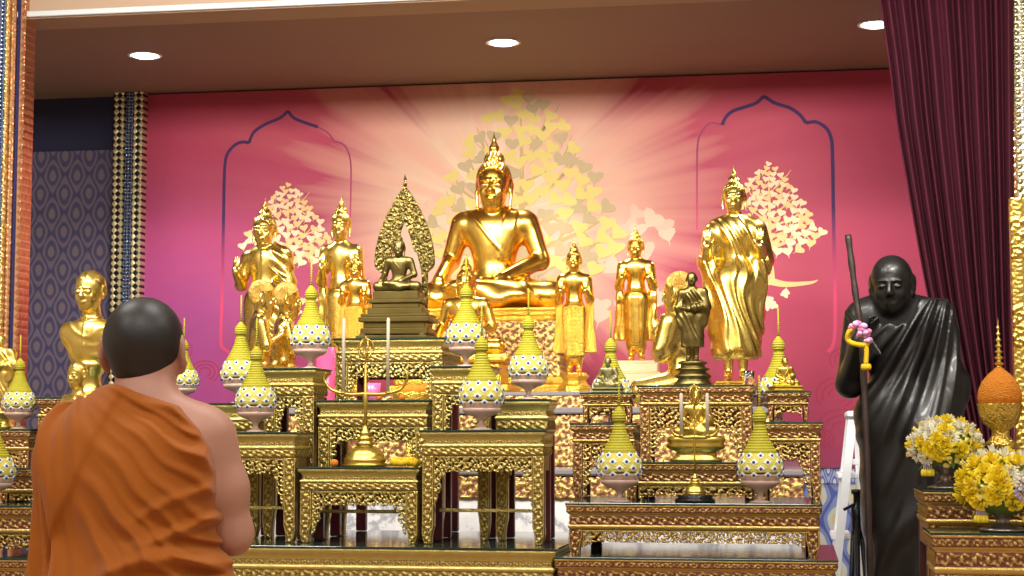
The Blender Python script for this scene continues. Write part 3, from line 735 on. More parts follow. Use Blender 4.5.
# ---------------------------------------------------------------- anatomy
def head_sdf(kind='buddha'):
    """head of height 1: chin -.5, crown .5, face towards -y"""
    b = kind == 'buddha'
    f = U(.12, ELL((0, .04, .14), (.345, .42, .37)), ELL((0, -.07, -.17), (.275, .32, .33)), ELL((0, -.17, -.36), (.15, .16, .13)))
    eyes = U(.0, ELL((-.135, -.44, .02), (.095, .07, .065)), ELL((.135, -.44, .02), (.095, .07, .065)))
    f = DIF(.07, f, eyes)
    lw_ = (.085, .055, .05) if kind != 'old' else (.075, .045, .03)
    lids = U(.0, ELL((-.135, -.345, .005), lw_), ELL((.135, -.345, .005), lw_))
    f = U(.025, f, lids)
    f = U(.05, f, CAP((0, -.36, .10), (0, -.455, -.09), .028, .05), ELL((0, -.41, -.12), (.085, .06, .04)))
    f = U(.04, f, CAP((-.22, -.34, .095), (-.05, -.395, .10), .018), CAP((.22, -.34, .095), (.05, -.395, .10), .018))
    if kind == 'old': f = DIF(.02, f, U(.0, CAP((0, -.40, -.262), (.11, -.37, -.235), .012), CAP((0, -.40, -.262), (-.11, -.37, -.235), .012))); f = U(.03, f, CAP((-.08, -.352, -.292), (.08, -.352, -.292), .02))
    else: f = U(.03, f, CAP((-.085, -.355, -.245), (.085, -.355, -.245), .02), ELL((0, -.385, -.232), (.075, .03, .022)), ELL((0, -.38, -.275), (.065, .032, .024)))
    f = U(.06, f, ELL((-.17, -.27, -.12), (.08, .07, .09)), ELL((.17, -.27, -.12), (.08, .07, .09)))
    for s in (-1, 1):
        e = U(.04, ELL((s*.36, .05, .02), (.04, .095, .16), ROT(0, 0, -s*20)), CAP((s*.365, .02, -.08), (s*.35, .0, -.36 if b else -.16), .04, .032))
        e = DIF(.03, e, ELL((s*.41, .03, .03), (.03, .05, .09), ROT(0, 0, -s*20)))
        f = U(.03, f, e)
    if kind in ('old', 'man'):
        k = 1 if kind == 'old' else .5
        for s in (-1, 1): f = DIF(.03, f, CAP((s*.09, -.39, -.12), (s*.16, -.35, -.29), .012*k))
        for z in (.22, .28, .34): f = DIF(.02, f, CAP((-.17, -.37+(z-.2)*.35, z), (.17, -.37+(z-.2)*.35, z), .008*k))
    return f
def curls(P):
    p = P-A3(0, .04, .1); th = np.arctan2(p[:, 0], -p[:, 1]); ph = np.arctan2(p[:, 2], np.hypot(p[:, 0], p[:, 1]))
    return .016*np.cos(th*22)*np.cos(ph*24)
def hair_sdf():
    """curl cap and topknot for the same head"""
    cap = DISP(ELL((0, .045, .16), (.365, .44, .375)), lambda P: curls(P)*1.0, .1)
    cap = INT(.02, cap, lambda P: -(P[:, 2]-.18-.16*np.cos(np.clip(P[:, 0], -.5, .5)*4.0)*np.clip((-P[:, 1]-.02)*3, 0, 1)+np.clip((P[:, 1]+.02)*1.6, 0, .42)))
    knot = DISP(U(.06, ELL((0, .06, .55), (.21, .22, .16)), ELL((0, .06, .66), (.10, .11, .1))), lambda P: .014*np.cos(np.arctan2(P[:, 0], P[:, 1]-.06)*14)*np.cos(P[:, 2]*46), .1)
    return U(.05, cap, knot)
def finial_prof(h, r): return [(r*.55, 0), (r*.9, h*.06), (r*.62, h*.12), (r*.95, h*.24), (r*.9, h*.34), (r*.6, h*.46), (r*.34, h*.58), (r*.42, h*.63), (r*.2, h*.72), (r*.09, h*.88), (.0, h)]
def hand_sdf(w, d, n, s, L, curl=.25, spread=.12):
    """w wrist, d finger direction, n palm normal, s thumb side (unit vectors), L hand length"""
    w, d, n, s = Vector(w), Vector(d).normalized(), Vector(n).normalized(), Vector(s).normalized()
    c = w+d*L*.27; R = Matrix((s, n, d)).transposed()
    fs = [ELL(c, (.21*L, .085*L, .29*L), R)]
    for i, (o, l) in enumerate(((.15, .40), (.05, .45), (-.05, .42), (-.145, .33))):
        p0 = w+d*L*.48+s*o*L*1.05; p1 = p0+(d+s*o*spread*3+n*curl*.35).normalized()*l*L*.5; p2 = p1+(d+s*o*spread*3+n*curl*1.5).normalized()*l*L*.5
        fs += [CAP(p0, p1, .052*L, .047*L), CAP(p1, p2, .046*L, .036*L)]
    t0 = w+d*L*.12+s*L*.13; t1 = t0+(d*.6+s*.75+n*.25).normalized()*L*.24; t2 = t1+(d*.95+s*.2+n*.3).normalized()*L*.2
    fs += [CAP(t0, t1, .07*L, .055*L), CAP(t1, t2, .052*L, .038*L)]
    return U(.018*L*2, *fs)
def fold(P, n, freq, amp, seed=0, warp=.25, sharp=1.6):
    """cloth folds: ridges perpendicular to direction n"""
    n = A3(*n); x, y, z = P[:, 0], P[:, 1], P[:, 2]
    ph = P@n*freq+warp*freq*.12*(np.sin(x*9+seed)+np.sin(z*7+seed*2.1)+np.sin(y*11-seed)+.6*np.sin((x+z)*17+seed*.7))
    return amp*((.5+.5*np.sin(ph))**sharp*(.7+.3*np.sin(ph*.37+seed+2*z)))
# ================================================================== figures (unit height 1 for standing, seat-to-crown 1 for seated)
def limb_arm(sh, el, wr, k, r=(.044, .036, .024)):
    return U(.02, CAP(sh, el, r[0]*k, r[1]*k), CAP(el, wr, r[1]*.95*k, r[2]*k))
def standing_body(hs=.155, arms='both', slim=1.0, headkind='buddha', yaw=0, pitch=0, nohead=False, hand=.098):
    k = slim; hz = 1-hs*.5
    f = U(.05, ELL((0, .0, .735), (.112*k, .062, .085)), CAP((0, .01, .785), (.108*k, .01, .757), .044, .042), CAP((0, .01, .785), (-.108*k, .01, .757), .044, .042), ELL((0, 0, .60), (.078*k, .052, .10)), ELL((0, .005, .50), (.096*k, .062, .08)))
    if not nohead: f = U(.03, f, CAP((0, .01, .77), (0, .0, hz-hs*.2), .036, .034))
    for s in (-1, 1):
        f = U(.03, f, CAP((s*.05*k, 0, .47), (s*.046*k, -.005, .26), .058*k, .042*k), CAP((s*.046*k, -.005, .26), (s*.044*k, .005, .05), .041*k, .026*k), ELL((s*.046*k, -.035, .018), (.027*k, .06, .02)))
    H = None if nohead else TR(head_sdf(headkind), (0, -.01, hz), hs, ROT(pitch, 0, yaw))
    f = U(.012, f, H) if H else f
    A = {}
    if arms in ('both', 'left_up'):
        A[-1] = ((-.124*k, .01, .752), (-.168*k, .0, .60), (-.158*k, -.125, .665))
    if arms in ('both',): A[1] = ((.124*k, .01, .752), (.168*k, .0, .60), (.158*k, -.125, .665))
    if arms == 'left_up': A[1] = ((.128*k, .01, .765), (.150*k, .02, .60), (.145*k, -.03, .45))
    if arms == 'pair_low':
        for s in (-1, 1): A[s] = ((s*.118*k, .01, .765), (s*.148*k, .0, .60), (s*.115*k, -.09, .665))
    if arms == 'front':                          # both hands gathered at the belly
        A[-1] = ((-.118*k, .01, .765), (-.145*k, -.01, .60), (-.03, -.10, .575)); A[1] = ((.118*k, .01, .765), (.145*k, -.01, .60), (.03, -.105, .59))
    f2 = f
    for s, (a, b, c) in A.items():
        f2 = U(.025, f2, limb_arm(a, b, c, 1.0))
        if arms == 'front': h = hand_sdf(c, (-s, -.1, -.2), (0, 1, 0), (0, 0, 1), hand, .5)
        elif c[2] > b[2]: h = hand_sdf(c, (0, .12, 1), (0, -1, .1), (-s, 0, 0), hand, .12)
        else: h = hand_sdf(c, (0, -.05, -1), (-s, 0, 0), (0, -1, 0), hand, .3)
        f2 = U(.012, f2, h)
    return f2, f, A, hz
def standing_parts(kind, res=.0062, seed=0):
    """list of (part, mesh, material key)"""
    out = []; bh = 'buddha'
    if kind in ('robe', 'shawl'):
        hs = .16 if kind == 'robe' else .185
        full, core, A, hz = standing_body(hs, 'both' if kind == 'robe' else 'left_up', .84)
        out.append(('body', surf(full, (-.24, -.2, -.01), (.24, .14, 1.02), res*.85, 'body'), 0))
        sk = U(.05, core, CAP((0, .0, .5), (0, .0, .16), .085, .09), CAP((-.04, 0, .5), (-.045, 0, .15), .06, .062), CAP((.04, 0, .5), (.045, 0, .15), .06, .065))
        sh = U(.03, sk, CAP(A[1][0], A[1][1], .050, .044), CAP(A[-1][0], A[-1][1], .042, .03) if kind == 'robe' else None)
        if kind == 'shawl': sh = U(.03, sh, CAP(A[1][1], A[1][2], .052, .04), CAP((.10, .0, .55), (.115, .0, .2), .06, .07))
        else:
            for s in (-1, 1): sh = U(.03, sh, CAP((s*.135, -.01, .585), (s*.085, -.0, .26), .026, .042))
        if kind == 'robe': g = lambda P: fold(P, (.90, .2, .43), 96, .010, seed, .4, 1.3)*np.clip((.86-P[:, 2])*6, .25, 1)+.006*(P[:, 2] > 0)
        else: g = lambda P: .002+fold(P, (.55, .1, .84), 120, .010, seed, .12, 1.0)*np.clip((P[:, 0]-.035)*30, 0, 1)+fold(P, (1, .2, .1), 60, .004, seed, .4)*np.clip((.5-P[:, 2])*8, 0, 1)
        cl = DISP(OFF(sh, .007), g, .05)
        cl = INT(.008, cl, PLN((-.80, 0, .60), .585 if kind == 'robe' else .50))        # bare shoulder line
        if kind == 'robe': cl = INT(.006, cl, lambda P: -(P[:, 2]-.135-.06*np.sin(P[:, 0]*14+.6)*np.sign(.04-P[:, 0])*.4))
        else: cl = INT(.006, cl, PLN((0, 0, -1), -.08))
        cl = INT(.006, cl, PLN((0, 0, 1), .835)); cl = DIF(.008, cl, CAP((0, .005, .75), (0, 0, .95), .046, .042))
        if kind == 'shawl':
            cl = U(.006, cl, INT(.004, DISP(OFF(core, .013), lambda P: 0*P[:, 0], .05), INT(.002, BOX((.03, -.06, .68), (.028, .09, .13), .004), PLN((0, 0, 1), .80))))
        out.append(('robe', surf(cl, (-.25, -.2, .05), (.25, .16, .86), res*.85, 'robe'), 0))
        ih = U(.04, CAP((-.045, 0, .4), (-.05, 0, .13), .06, .066), CAP((.045, 0, .4), (.05, 0, .13), .06, .066))
        ih = INT(.004, DISP(ih, lambda P: fold(P, (1, 0, 0), 110, .006, 1, .2), .03), PLN((0, 0, -1), -.105 if kind == 'robe' else -.06))
        out.append(('under_robe', surf(ih, (-.16, -.12, .05), (.16, .12, .5), res, 'under_robe'), 0))
    if kind in ('cape', 'ornate'):
        hs = .175; full, core, A, hz = standing_body(hs, 'pair_low', .92)
        sk = U(.04, CAP((-.03, 0, .5), (-.022, 0, .13), .075, .055), CAP((.03, 0, .5), (.022, 0, .13), .075, .055))
        body = U(.03, full, sk)
        belt = U(.0, INT(.002, OFF(core, .012), BOX((0, 0, .535), (.2, .2, .013), .004)))
        out.append(('body', surf(U(.008, body, belt), (-.22, -.19, -.01), (.22, .13, 1.02), res*.85, 'body'), 0))
        cap = None
        for s in (-1, 1):
            e = A[s][1]
            wing = U(.03, CAP((e[0], .015, e[2]+.08), (e[0]+s*.0, .03, .50), .022, .020), CAP((s*.13, .03, .52), (s*.165, .035, .17), .024, .022), CAP((s*.09, .035, .5), (s*.11, .04, .165), .026, .03))
            cap = U(.03, cap, wing) if cap else wing
        cap = U(.03, cap, BOX((0, .055, .36), (.13, .018, .2), .015))
        cap = DISP(cap, lambda P: fold(P, (1, 0, .05), 105, .007, seed, .15), .04)
        cap = INT(.006, cap, PLN((0, 0, -1), -.165))
        out.append(('robe', surf(cap, (-.25, -.1, .1), (.25, .16, .78), res*.85, 'robe'), 1 if kind == 'ornate' else 0))
        fr = INT(.003, OFF(U(.0, sk, lambda P: core(P)), .007), INT(.003, BOX((0, -.08, .34), (.032 if kind == 'cape' else .085, .1, .2), .003), PLN((0, 1, 0), -.0)))
        if kind == 'ornate': fr = DISP(fr, lambda P: .006*np.abs(np.sin(P[:, 0]*95))*np.abs(np.sin(P[:, 2]*95)), .03)
        out.append(('front_cloth', surf(fr, (-.12, -.14, .1), (.12, .05, .56), res*.8, 'front_cloth'), 1 if kind == 'ornate' else 0))
    if kind == 'elder':
        hs = .165; full, core, A, hz = standing_body(hs, 'front', 1.0, 'old')
        out.append(('body', surf(full, (-.22, -.19, -.01), (.22, .13, 1.02), res*.85, 'body'), 0))
        sk = U(.05, core, CAP((-.045, 0, .5), (-.05, 0, .17), .075, .072), CAP((.045, 0, .5), (.05, 0, .17), .075, .075))
        sh = U(.03, sk, CAP(A[1][0], A[1][1], .056, .055), CAP(A[1][1], A[1][2], .05, .04), CAP(A[1][1], (.12, -.0, .42), .05, .045), CAP(A[-1][1], (-.12, .0, .4), .03, .045), CAP((-.128, .0, .66), A[-1][1], .03, .048))
        cl = DISP(OFF(sh, .006), lambda P: fold(P, (.75, .2, .62), 80, .012, seed, .5)*np.clip((P[:, 2]-.3)*5, .5, 1), .05)
        cl = INT(.008, cl, PLN((-.72, 0, .70), .565)); cl = INT(.006, cl, PLN((0, 0, -1), -.15)); cl = INT(.006, cl, PLN((0, 0, 1), .82))
        out.append(('robe', surf(cl, (-.25, -.2, .1), (.25, .16, .88), res*.85, 'robe'), 0))
        return out
    hd = TR(hair_sdf(), (0, -.01, hz), hs)
    out.append(('hair', surf(hd, (-.11, -.13, hz-.08), (.11, .13, hz+.17), res*.55, 'hair'), 0))
    mm = M(); mm.lathe(finial_prof(hs*.48, hs*.11), 12, (0, 0, hz+hs*.62)); out.append(('flame_finial', mm.mesh('flame_finial'), 0))
    return out
def seated_parts(kind, res=.0075, seed=0):
    """kind: 'touch' (right hand over the knee), 'lap' (both hands in the lap), 'monk'"""
    monk = kind == 'monk'; hs = .345 if not monk else .34; hz = 1-hs*.5; out = []
    to = U(.10, ELL((0, .02, .52), (.215, .125, .165)), CAP((-.20, .03, .60), (.20, .03, .60), .075), ELL((0, .02, .33), (.15, .11, .17)), ELL((0, .05, .15), (.21, .17, .13)))
    to = U(.05, to, CAP((0, .03, .62), (0, .0, hz-hs*.2), .07, .064))
    lg = None
    for s in (-1, 1):
        l = U(.05, CAP((s*.14, .04, .12), (s*.44, -.17, .09), .125, .085), CAP((s*.44, -.17, .09), (-s*.10, -.30, .10+.035*s), .085, .062), ELL((-s*.20, -.29, .12+.03*s), (.09, .045, .045)))
        lg = U(.05, lg, l) if lg else l
    f = U(.06, to, lg); A = {}
    if kind == 'touch':
        A[-1] = ((-.245, .03, .585), (-.325, .05, .35), (-.36, -.20, .20)); A[1] = ((.245, .03, .585), (.335, .03, .34), (.10, -.22, .205))
    else:
        for s in (-1, 1): A[s] = ((s*.245, .03, .585), (s*.33, .02, .35), (s*.10, -.23, .20+(.03 if s < 0 else 0)))
    for s, (a, b, c) in A.items():
        f = U(.045, f, limb_arm(a, b, c, 1.75, (.045, .038, .026)))
        if kind == 'touch' and s < 0: h = hand_sdf(c, (-.1, -.55, -.85), (0, .8, -.6), (1, 0, 0), .17, .2)
        else: h = hand_sdf(c, (-s, -.15, -.05), (0, 0, 1), (0, -1, 0), .17, .2)
        f = U(.02, f, h)
    f = U(.02, f, TR(head_sdf('old' if monk else 'buddha'), (0, -.015, hz), hs))
    if not monk:                                  # sash over the shoulder, thin hem across the chest
        strip = INT(.008, OFF(to, .006), INT(.004, BOX((.115, -.1, .5), (.045, .16, .17), .01, ROT(0, 8, 0)), PLN((0, 1, 0), .0)))
        f = U(.008, f, strip)
        f = U(.01, f, INT(.006, OFF(U(.06, to, lg), .003), INT(.003, lambda P: np.abs(P[:, 0]*.75+(P[:, 2]-.47)*.66)-.008, PLN((0, 1, 0), .02))))
    out.append(('body', surf(f, (-.6, -.42, -.03), (.6, .26, 1.02), res, 'body'), 0))
    if monk:
        cl = U(.06, to, lg, CAP(A[1][0], A[1][1], .10, .095), CAP(A[1][1], A[1][2], .09, .06), CAP(A[-1][1], (-.30, -.1, .2), .06, .07))
        cl = DISP(OFF(cl, .012), lambda P: fold(P, (.7, .25, .66), 42, .022, seed, .5)*np.clip(P[:, 2]*6, .3, 1), .08)
        cl = INT(.012, cl, PLN((-.80, 0, .60), .26)); cl = INT(.01, cl, PLN((0, 0, 1), .68))
        out.append(('robe', surf(cl, (-.62, -.44, -.03), (.62, .28, .78), res, 'robe'), 0))
    else:
        out.append(('hair', surf(TR(hair_sdf(), (0, -.015, hz), hs), (-.2, -.2, hz-.12), (.2, .22, hz+.3), res*.62, 'hair'), 0))
        mm = M(); mm.lathe(finial_prof(hs*.5, hs*.12), 14, (0, .0, hz+hs*.62)); out.append(('flame_finial', mm.mesh('flame_finial'), 0))
    return out
_pc = {}
def figure(parts_key, builder, name, label, cat, loc, H, mats, rz=0, group=None, sc=(1, 1, 1)):
    if parts_key not in _pc: _pc[parts_key] = builder()
    r = thing(name, label, cat, loc, rz, group, (H*sc[0], H*sc[1], H*sc[2]))
    for nm, me, mk in _pc[parts_key]:
        mt = mats[min(mk, len(mats)-1)]
        if len(me.materials) and me.materials[0] is not mt: me = me.copy(); me.materials.clear()
        link(nm, me, mt, r)
    return r
def ped(r, nm, mat, mm):                           # pedestal part in metres: undo the figure's scale
    o = mm.obj(nm, mat, r); s = r.scale; o.scale = (1/s[0], 1/s[1], 1/s[2]); return o
def platform_z(px, py, Y): return at(px, py, Y).z
def stepped(w, d, tiers, ztop):
    """square moulded pedestal: tiers (half-width factor, z0, z1) below ztop"""
    mm = M()
    for fct, z0, z1 in tiers: mm.box(-w*fct, w*fct, -d*fct, d*fct, ztop+z0, ztop+z1, 0, min(.008, (z1-z0)*.3))
    return mm
G, GP, GO = MT['gold'], MT['goldpale'], MT['goldorn']
top_z = zT
# --- main seated figure
Y = 9.05; u = sx(494, 250, Y); H = (312-162)*sz(494, 250, Y); p = at(494, 312, Y)
r = figure('seat_touch', lambda: seated_parts('touch', .0062), 'seated_statue', 'large golden seated statue with flame-topped head in the middle of the altar', 'statue', (p.x, Y, p.z), H, [G], sc=(.92, .95, 1))
hz = p.z-top_z; mm = M()
for fw, z0, z1 in ((.53, -.02, .0), (.50, -.045, -.02), (.46, -.07, -.045)): mm.box(-fw*H*1.0, fw*H*1.0, -.36*H, .30*H, z0, z1, 0, .008)
for fw, z0, z1 in ((.62, -hz, -hz+.05), (.58, -hz+.05, -hz+.09)): mm.box(-fw*H, fw*H, -.42*H, .34*H, z0, z1, 0, .01)
ped(r, 'throne', GO, mm)
tri = lambda x, z: np.maximum(lace(x, z, .05, 1), np.clip(1-np.abs(((x/.26) % 1)-.5-np.clip((z+hz-.09)/(hz-.16), 0, 1)*.5)/.06, 0, 1))
V, Q, A_, mi = relief_panel(-.49*H, .49*H, -hz+.09, -.07, -.35*H, .5, tri, None, amp=.012, res=.008)
o = link('throne_panel', npmesh('throne_panel', V, Q, True, A_, mi), [MT['carvered'], MT['carvered']], r); o.scale = tuple(1/s for s in r.scale)
# --- standing figures on the top tier
def stand(kind, nm, label, cx, head_top, feet, Y, mats, key=None, rz=0, seed=0, wide=1.0, pedestal=None, res=.0062, group=None):
    p = at(cx, feet, Y); H = (feet-head_top)*sz(cx, (feet+head_top)/2, Y)
    r = figure(key or kind, lambda: standing_parts(kind, res, seed), nm, label, 'statue', (p.x, Y, p.z), H, mats, rz, group, (wide, 1, 1))
    return r, p, H
r, p, H = stand('robe', 'standing_statue', 'tall golden standing statue in a folded robe showing both raised palms, beside a printed tree', 736, 183, 381, 8.85, [GP], res=.0052, wide=.98)
ped(r, 'base', GP, stepped(.1, .085, [(1, -.012, 0), (1.1, -(p.z-top_z), -.012)], 0))
r, p, H = stand('shawl', 'standing_statue', 'golden standing statue with one raised palm and a striped shawl over one shoulder', 263, 216, 388, 9.05, [GP], wide=.98)
ped(r, 'base', GP, stepped(.11, .09, [(1, -(p.z-top_z), 0)], 0))
r, p, H = stand('cape', 'standing_statue', 'slender golden standing statue with tall flame finial behind the smaller ornate one', 340, 212, 385, 8.98, [GP], res=.006, wide=.84)
ped(r, 'base', GP, stepped(.1, .085, [(1, -(p.z-top_z), 0)], 0))
def ornped(r, p, w):
    hz = p.z-top_z; mm = M()
    mm.lathe([(w*1.25, -hz), (w*1.3, -hz+.02), (w*1.12, -hz+.035), (w*1.12, -hz*.72), (w*1.22, -hz*.66), (w*1.0, -hz*.58), (w*.86, -hz*.42), (w*.95, -hz*.3), (w*1.1, -hz*.22), (w*1.15, -hz*.14), (w*.95, -hz*.08), (w*.9, 0)], 8, rot=PI/8, smooth=False)
    ped(r, 'pedestal', GO, mm)
r, p, H = stand('ornate', 'standing_statue', 'small ornate golden standing statue with patterned skirt, near the slender statue and the bronze arch', 355, 261, 362, 8.35, [G, GO], wide=1.02); ornped(r, p, .062)
r, p, H = stand('ornate', 'standing_statue', 'ornate golden standing statue with patterned skirt on a tall golden pedestal', 574.5, 251, 373, 8.35, [G, GO], wide=.95); ornped(r, p, .068)
r, p, H = stand('cape', 'standing_statue', 'golden standing statue with flaring robe on a bright white-gold block', 636.5, 237, 361, 8.6, [G], wide=1.0)
hz = p.z-top_z; mm = M()
mm.box(-.115, .115, -.08, .08, -.06, -.012, 0, .006).box(-.1, .1, -.07, .07, -.012, 0, 0, .004).box(-.13, .13, -.09, .09, -hz, -.06, 0, .008)
ped(r, 'pedestal', plain('pale_gilded_block', (244, 226, 186), .25, .5), mm)
# --- kneeling disciples
def kneel_parts():
    hs = .34; hz = .83; out = []
    to = U(.08, ELL((0, .0, .54), (.185, .12, .16)), CAP((-.17, .01, .61), (.17, .01, .61), .075), ELL((0, .02, .33), (.15, .12, .18)), ELL((0, .08, .15), (.19, .19, .15)))
    f = U(.04, to, CAP((0, .02, .62), (0, -.01, .76), .068, .062))
    for s in (-1, 1):
        f = U(.05, f, CAP((s*.10, .08, .15), (s*.14, -.36, .10), .12, .095), CAP((s*.14, -.34, .09), (s*.10, .22, .07), .085, .06))
        a, b, c = (s*.215, .0, .60), (s*.235, -.06, .40), (s*.03, -.24, .50)
        f = U(.04, f, limb_arm(a, b, c, 1.55)); f = U(.015, f, hand_sdf(c, (-s*.08, -.25, 1), (-s, 0, 0), (0, -.9, .3), .17, .05))
    f = U(.02, f, TR(head_sdf('man'), (0, -.03, hz), hs))
    out.append(('body', surf(f, (-.34, -.5, -.03), (.34, .34, 1.03), .0075, 'body'), 0))
    hr = INT(.01, DISP(ELL((0, .05, .15), (.355, .43, .375)), lambda P: curls(P)*.5, .1), lambda P: -(P[:, 2]-.12-.2*np.clip((-P[:, 1])*2.2, 0, 1)+np.clip(P[:, 1]*1.4, 0, .4)))
    out.append(('hair', surf(TR(hr, (0, -.03, hz), hs), (-.16, -.2, .68), (.16, .16, 1.03), .006, 'hair'), 1))
    cl = DISP(OFF(U(.05, to, CAP((.215, 0, .60), (.235, -.06, .40), .085, .085)), .012), lambda P: fold(P, (.7, .1, .7), 40, .014, 2, .4), .06)
    cl = INT(.01, cl, PLN((-.80, 0, .60), .27)); cl = INT(.01, cl, PLN((0, 0, 1), .67)); cl = INT(.01, cl, PLN((0, 0, -1), -.03))
    out.append(('robe', surf(cl, (-.36, -.3, 0), (.36, .32, .78), .008, 'robe'), 0))
    return out
stip = gold('stippled_gold_hair', (244, 200, 100), (250, 214, 120), .42, fine=(90, .8, .01))
for cx, ht, Yk, rz, lb in ((682, 275, 7.94, -1.95, 'golden kneeling disciple statue behind the standing bronze monk'), (259, 283, 8.28, 1.95, 'golden kneeling disciple statue with palms joined, nearer the outer bud ornaments'), (284, 285, 8.58, 1.95, 'golden kneeling disciple statue, the one nearer the seated statue')):
    p = at(cx, 390, Yk); p.z = zB if Yk < 8.1 else top_z; H = at(cx, ht, Yk).z-p.z; p.z += .022*H
    figure('kneel', kneel_parts, 'kneeling_statue', lb, 'statue', p, H, [GP, stip], rz, 'kneeling disciple statues', (.95, .8, 1))
# --- small seated gold figure before the main one
Y = 8.35; p = at(466, 356, Y); H = (356-270)*sz(466, 310, Y)
r = figure('seat_touch2', lambda: seated_parts('touch', .009), 'seated_statue', 'smaller golden seated statue directly before the large one, behind a bud ornament', 'statue', (p.x, Y, p.z), H, [G], sc=(.9, .9, 1))
hz = p.z-top_z; mm = M()
mm.box(-.24, .24, -.17, .12, -hz*.2, 0, 0, .01).box(-.2, .2, -.14, .1, -hz*.8, -hz*.2, 0, .01).box(-.25, .25, -.18, .13, -hz, -hz*.8, 0, .01)
ped(r, 'pedestal', GO, mm)
# --- bronze seated figure with the leaf-shaped arch
Y = 6.34; p = at(399, 292, Y); u = sz(399, 290, Y); H = (292-240)*u; BR, BO = MT['bronze'], MT['bronzeorn']
r = figure('seat_touch2', None, 'seated_statue', 'aged bronze seated statue under a pierced leaf-shaped arch on a stepped throne', 'statue', (p.x, Y, p.z), H, [BR], sc=(.88, .9, 1))
zt6 = zof(tE); hz = p.z-zt6; mm = M(); S = [(292, 300, 23), (300, 304, 27), (304, 309, 24), (309, 315, 28), (315, 318, 34), (318, 323, 36), (323, 329, 31), (329, 335, 34)]
for a, b, w in S: mm.box(-w*u, w*u, -w*u*.62, w*u*.55, max(-(b-292)*u, -hz+.012), -(a-292)*u, 0, .003)
mm.box(-36*u, 36*u, -.125, .115, -hz, -hz+.012, 0, .003)
for s in (-1, 1):
    for t in (-1, 1): mm.box(s*30*u-.012, s*30*u+.012, t*.1-.012, t*.1+.012, -hz, -hz+.02, 0, .003)
ped(r, 'throne', BR, mm)
def archmask(x, z):                            # metres relative to the seat; leaf outline minus inner opening
    X = np.abs(x)/u; Zp = 292-z/u                # pixel-like units
    t = np.clip((Zp-182)/(262-182), 0, 1)
    outw = np.where(Zp < 262, 31*np.sin(PI/2*t**1.02)**.86, 31-(Zp-262)*.45)
    outw = np.where(Zp > 266, 29-np.clip(Zp-266, 0, 12)*1.1, outw)
    ti = np.clip((Zp-218)/(268-218), 0, 1); inw = np.where(Zp < 218, 0, 16*ti**.85)
    inw = np.where(Zp > 250, np.maximum(inw, 13+np.clip((Zp-250)/18, 0, 1)*4.5), inw)
    post = (X > 18.5) & (X < 24) & (Zp > 264)
    return ((X < outw) & (X > inw) & (Zp < 272)) | post
def archh(x, z): return np.maximum(scroll(np.hypot(x, z-.12)*1.0, np.clip(((np.arctan2(x, z+.05)*9) % 1)-.5, -.5, .5), .022, 1), lace(x, z, .024, 3)*.8)
V, Q, A_, mi = relief_panel(-32*u, 32*u, -24*u, 113*u, .085, .016, archh, archmask, amp=.006, res=.0022)
o = link('leaf_arch', npmesh('leaf_arch', V, Q, True, A_, mi), [BO, BO], r); o.scale = tuple(1/s for s in r.scale)
mm = M().lathe([(.006, 0), (.008, .01), (.004, .02), (.006, .028), (.002, .045), (0, .055)], 8, (0, .093, 112*u-.012)); ped(r, 'arch_tip', BO, mm)
# --- standing bronze monk, far gold monk
GGm = MT['greengold']
Y = 6.15; p = at(693, 361, Y)
r, p, H = stand('elder', 'standing_statue', 'small bronze standing monk statue on a round tiered pedestal', 692.5, 272, 361, Y, [BR]); u = sz(693, 370, Y)
hz = p.z-zof(rF); mm = M(); q = hz/(385-361)
mm.lathe([(19*u, -hz), (19*u, -hz+.008), (16*u, -19*q), (15*u, -17*q), (18.5*u, -15.5*q), (18.5*u, -14*q), (14*u, -12*q), (13*u, -10*q), (17*u, -8.5*q), (17*u, -7.5*q), (12.5*u, -6*q), (12*u, -4*q), (15*u, -2.5*q), (14.5*u, -1*q), (12*u, 0)], 24)
ped(r, 'pedestal', BR, mm)
Y = 6.28; r, p, H = stand('elder', 'standing_statue', 'golden standing monk statue cut by the frame, beside the outer mosaic pillar', -1, 335, 411, Y, [MT['goldbust']], wide=1.15)
hz = p.z-zof(lD); ped(r, 'pedestal', MT['goldbust'], M().lathe([(.06, -hz), (.06, -hz+.012), (.05, -hz+.02), (.052, -.02), (.058, -.012), (.055, 0)], 20))
# --- small seated monks
def smonk(lb, cx, top, seat, Y, zbase, mat, pedw, key='monk', rz=0, extra=None):
    p = at(cx, seat, Y); u = sz(cx, seat, Y); H = (seat-top)*u
    r = figure(key, lambda: seated_parts('monk', .0105), 'seated_monk_statue', lb, 'statue', (p.x, Y, p.z), H, [mat], rz, None, (.86, .9, 1))
    hz = p.z-zbase; w = pedw*u; mm = M()
    if pedw > 20: mm.lathe([(w*.86, -hz), (w*.88, -hz*.9), (w*.7, -hz*.8), (w*.66, -hz*.62), (w*.95, -hz*.48), (w*1.0, -hz*.38), (w*.92, -hz*.3), (w*.98, -hz*.2), (w*.96, -hz*.08), (w*.86, 0)], 32, sq=(1, .056/w))
    else: mm.box(-w, w, -.055, .05, -hz, -hz*.7, 0, .004).box(-w*.9, w*.9, -.05, .045, -hz*.7, -hz*.35, 0, .003).box(-w*.98, w*.98, -.054, .049, -hz*.35, 0, 0, .004)
    ped(r, 'plinth', mat, mm); return r
smonk('grey-green gilded seated monk statue before a bud ornament, on a small stand', 608, 357, 388, 6.078, zof(rG), plain('greenish_bronze', (140, 132, 92), .45, .8), 16)
smonk('golden seated monk statue before a bud ornament near the stepladder', 785, 357, 386, 6.078, zof(rH), MT['greengold'], 16, rz=.25)
r = smonk('small golden seated monk statue on a broad plinth behind the candle stand', 696, 389, 436, 5.93, zof(rC), MT['greengold'], 30)
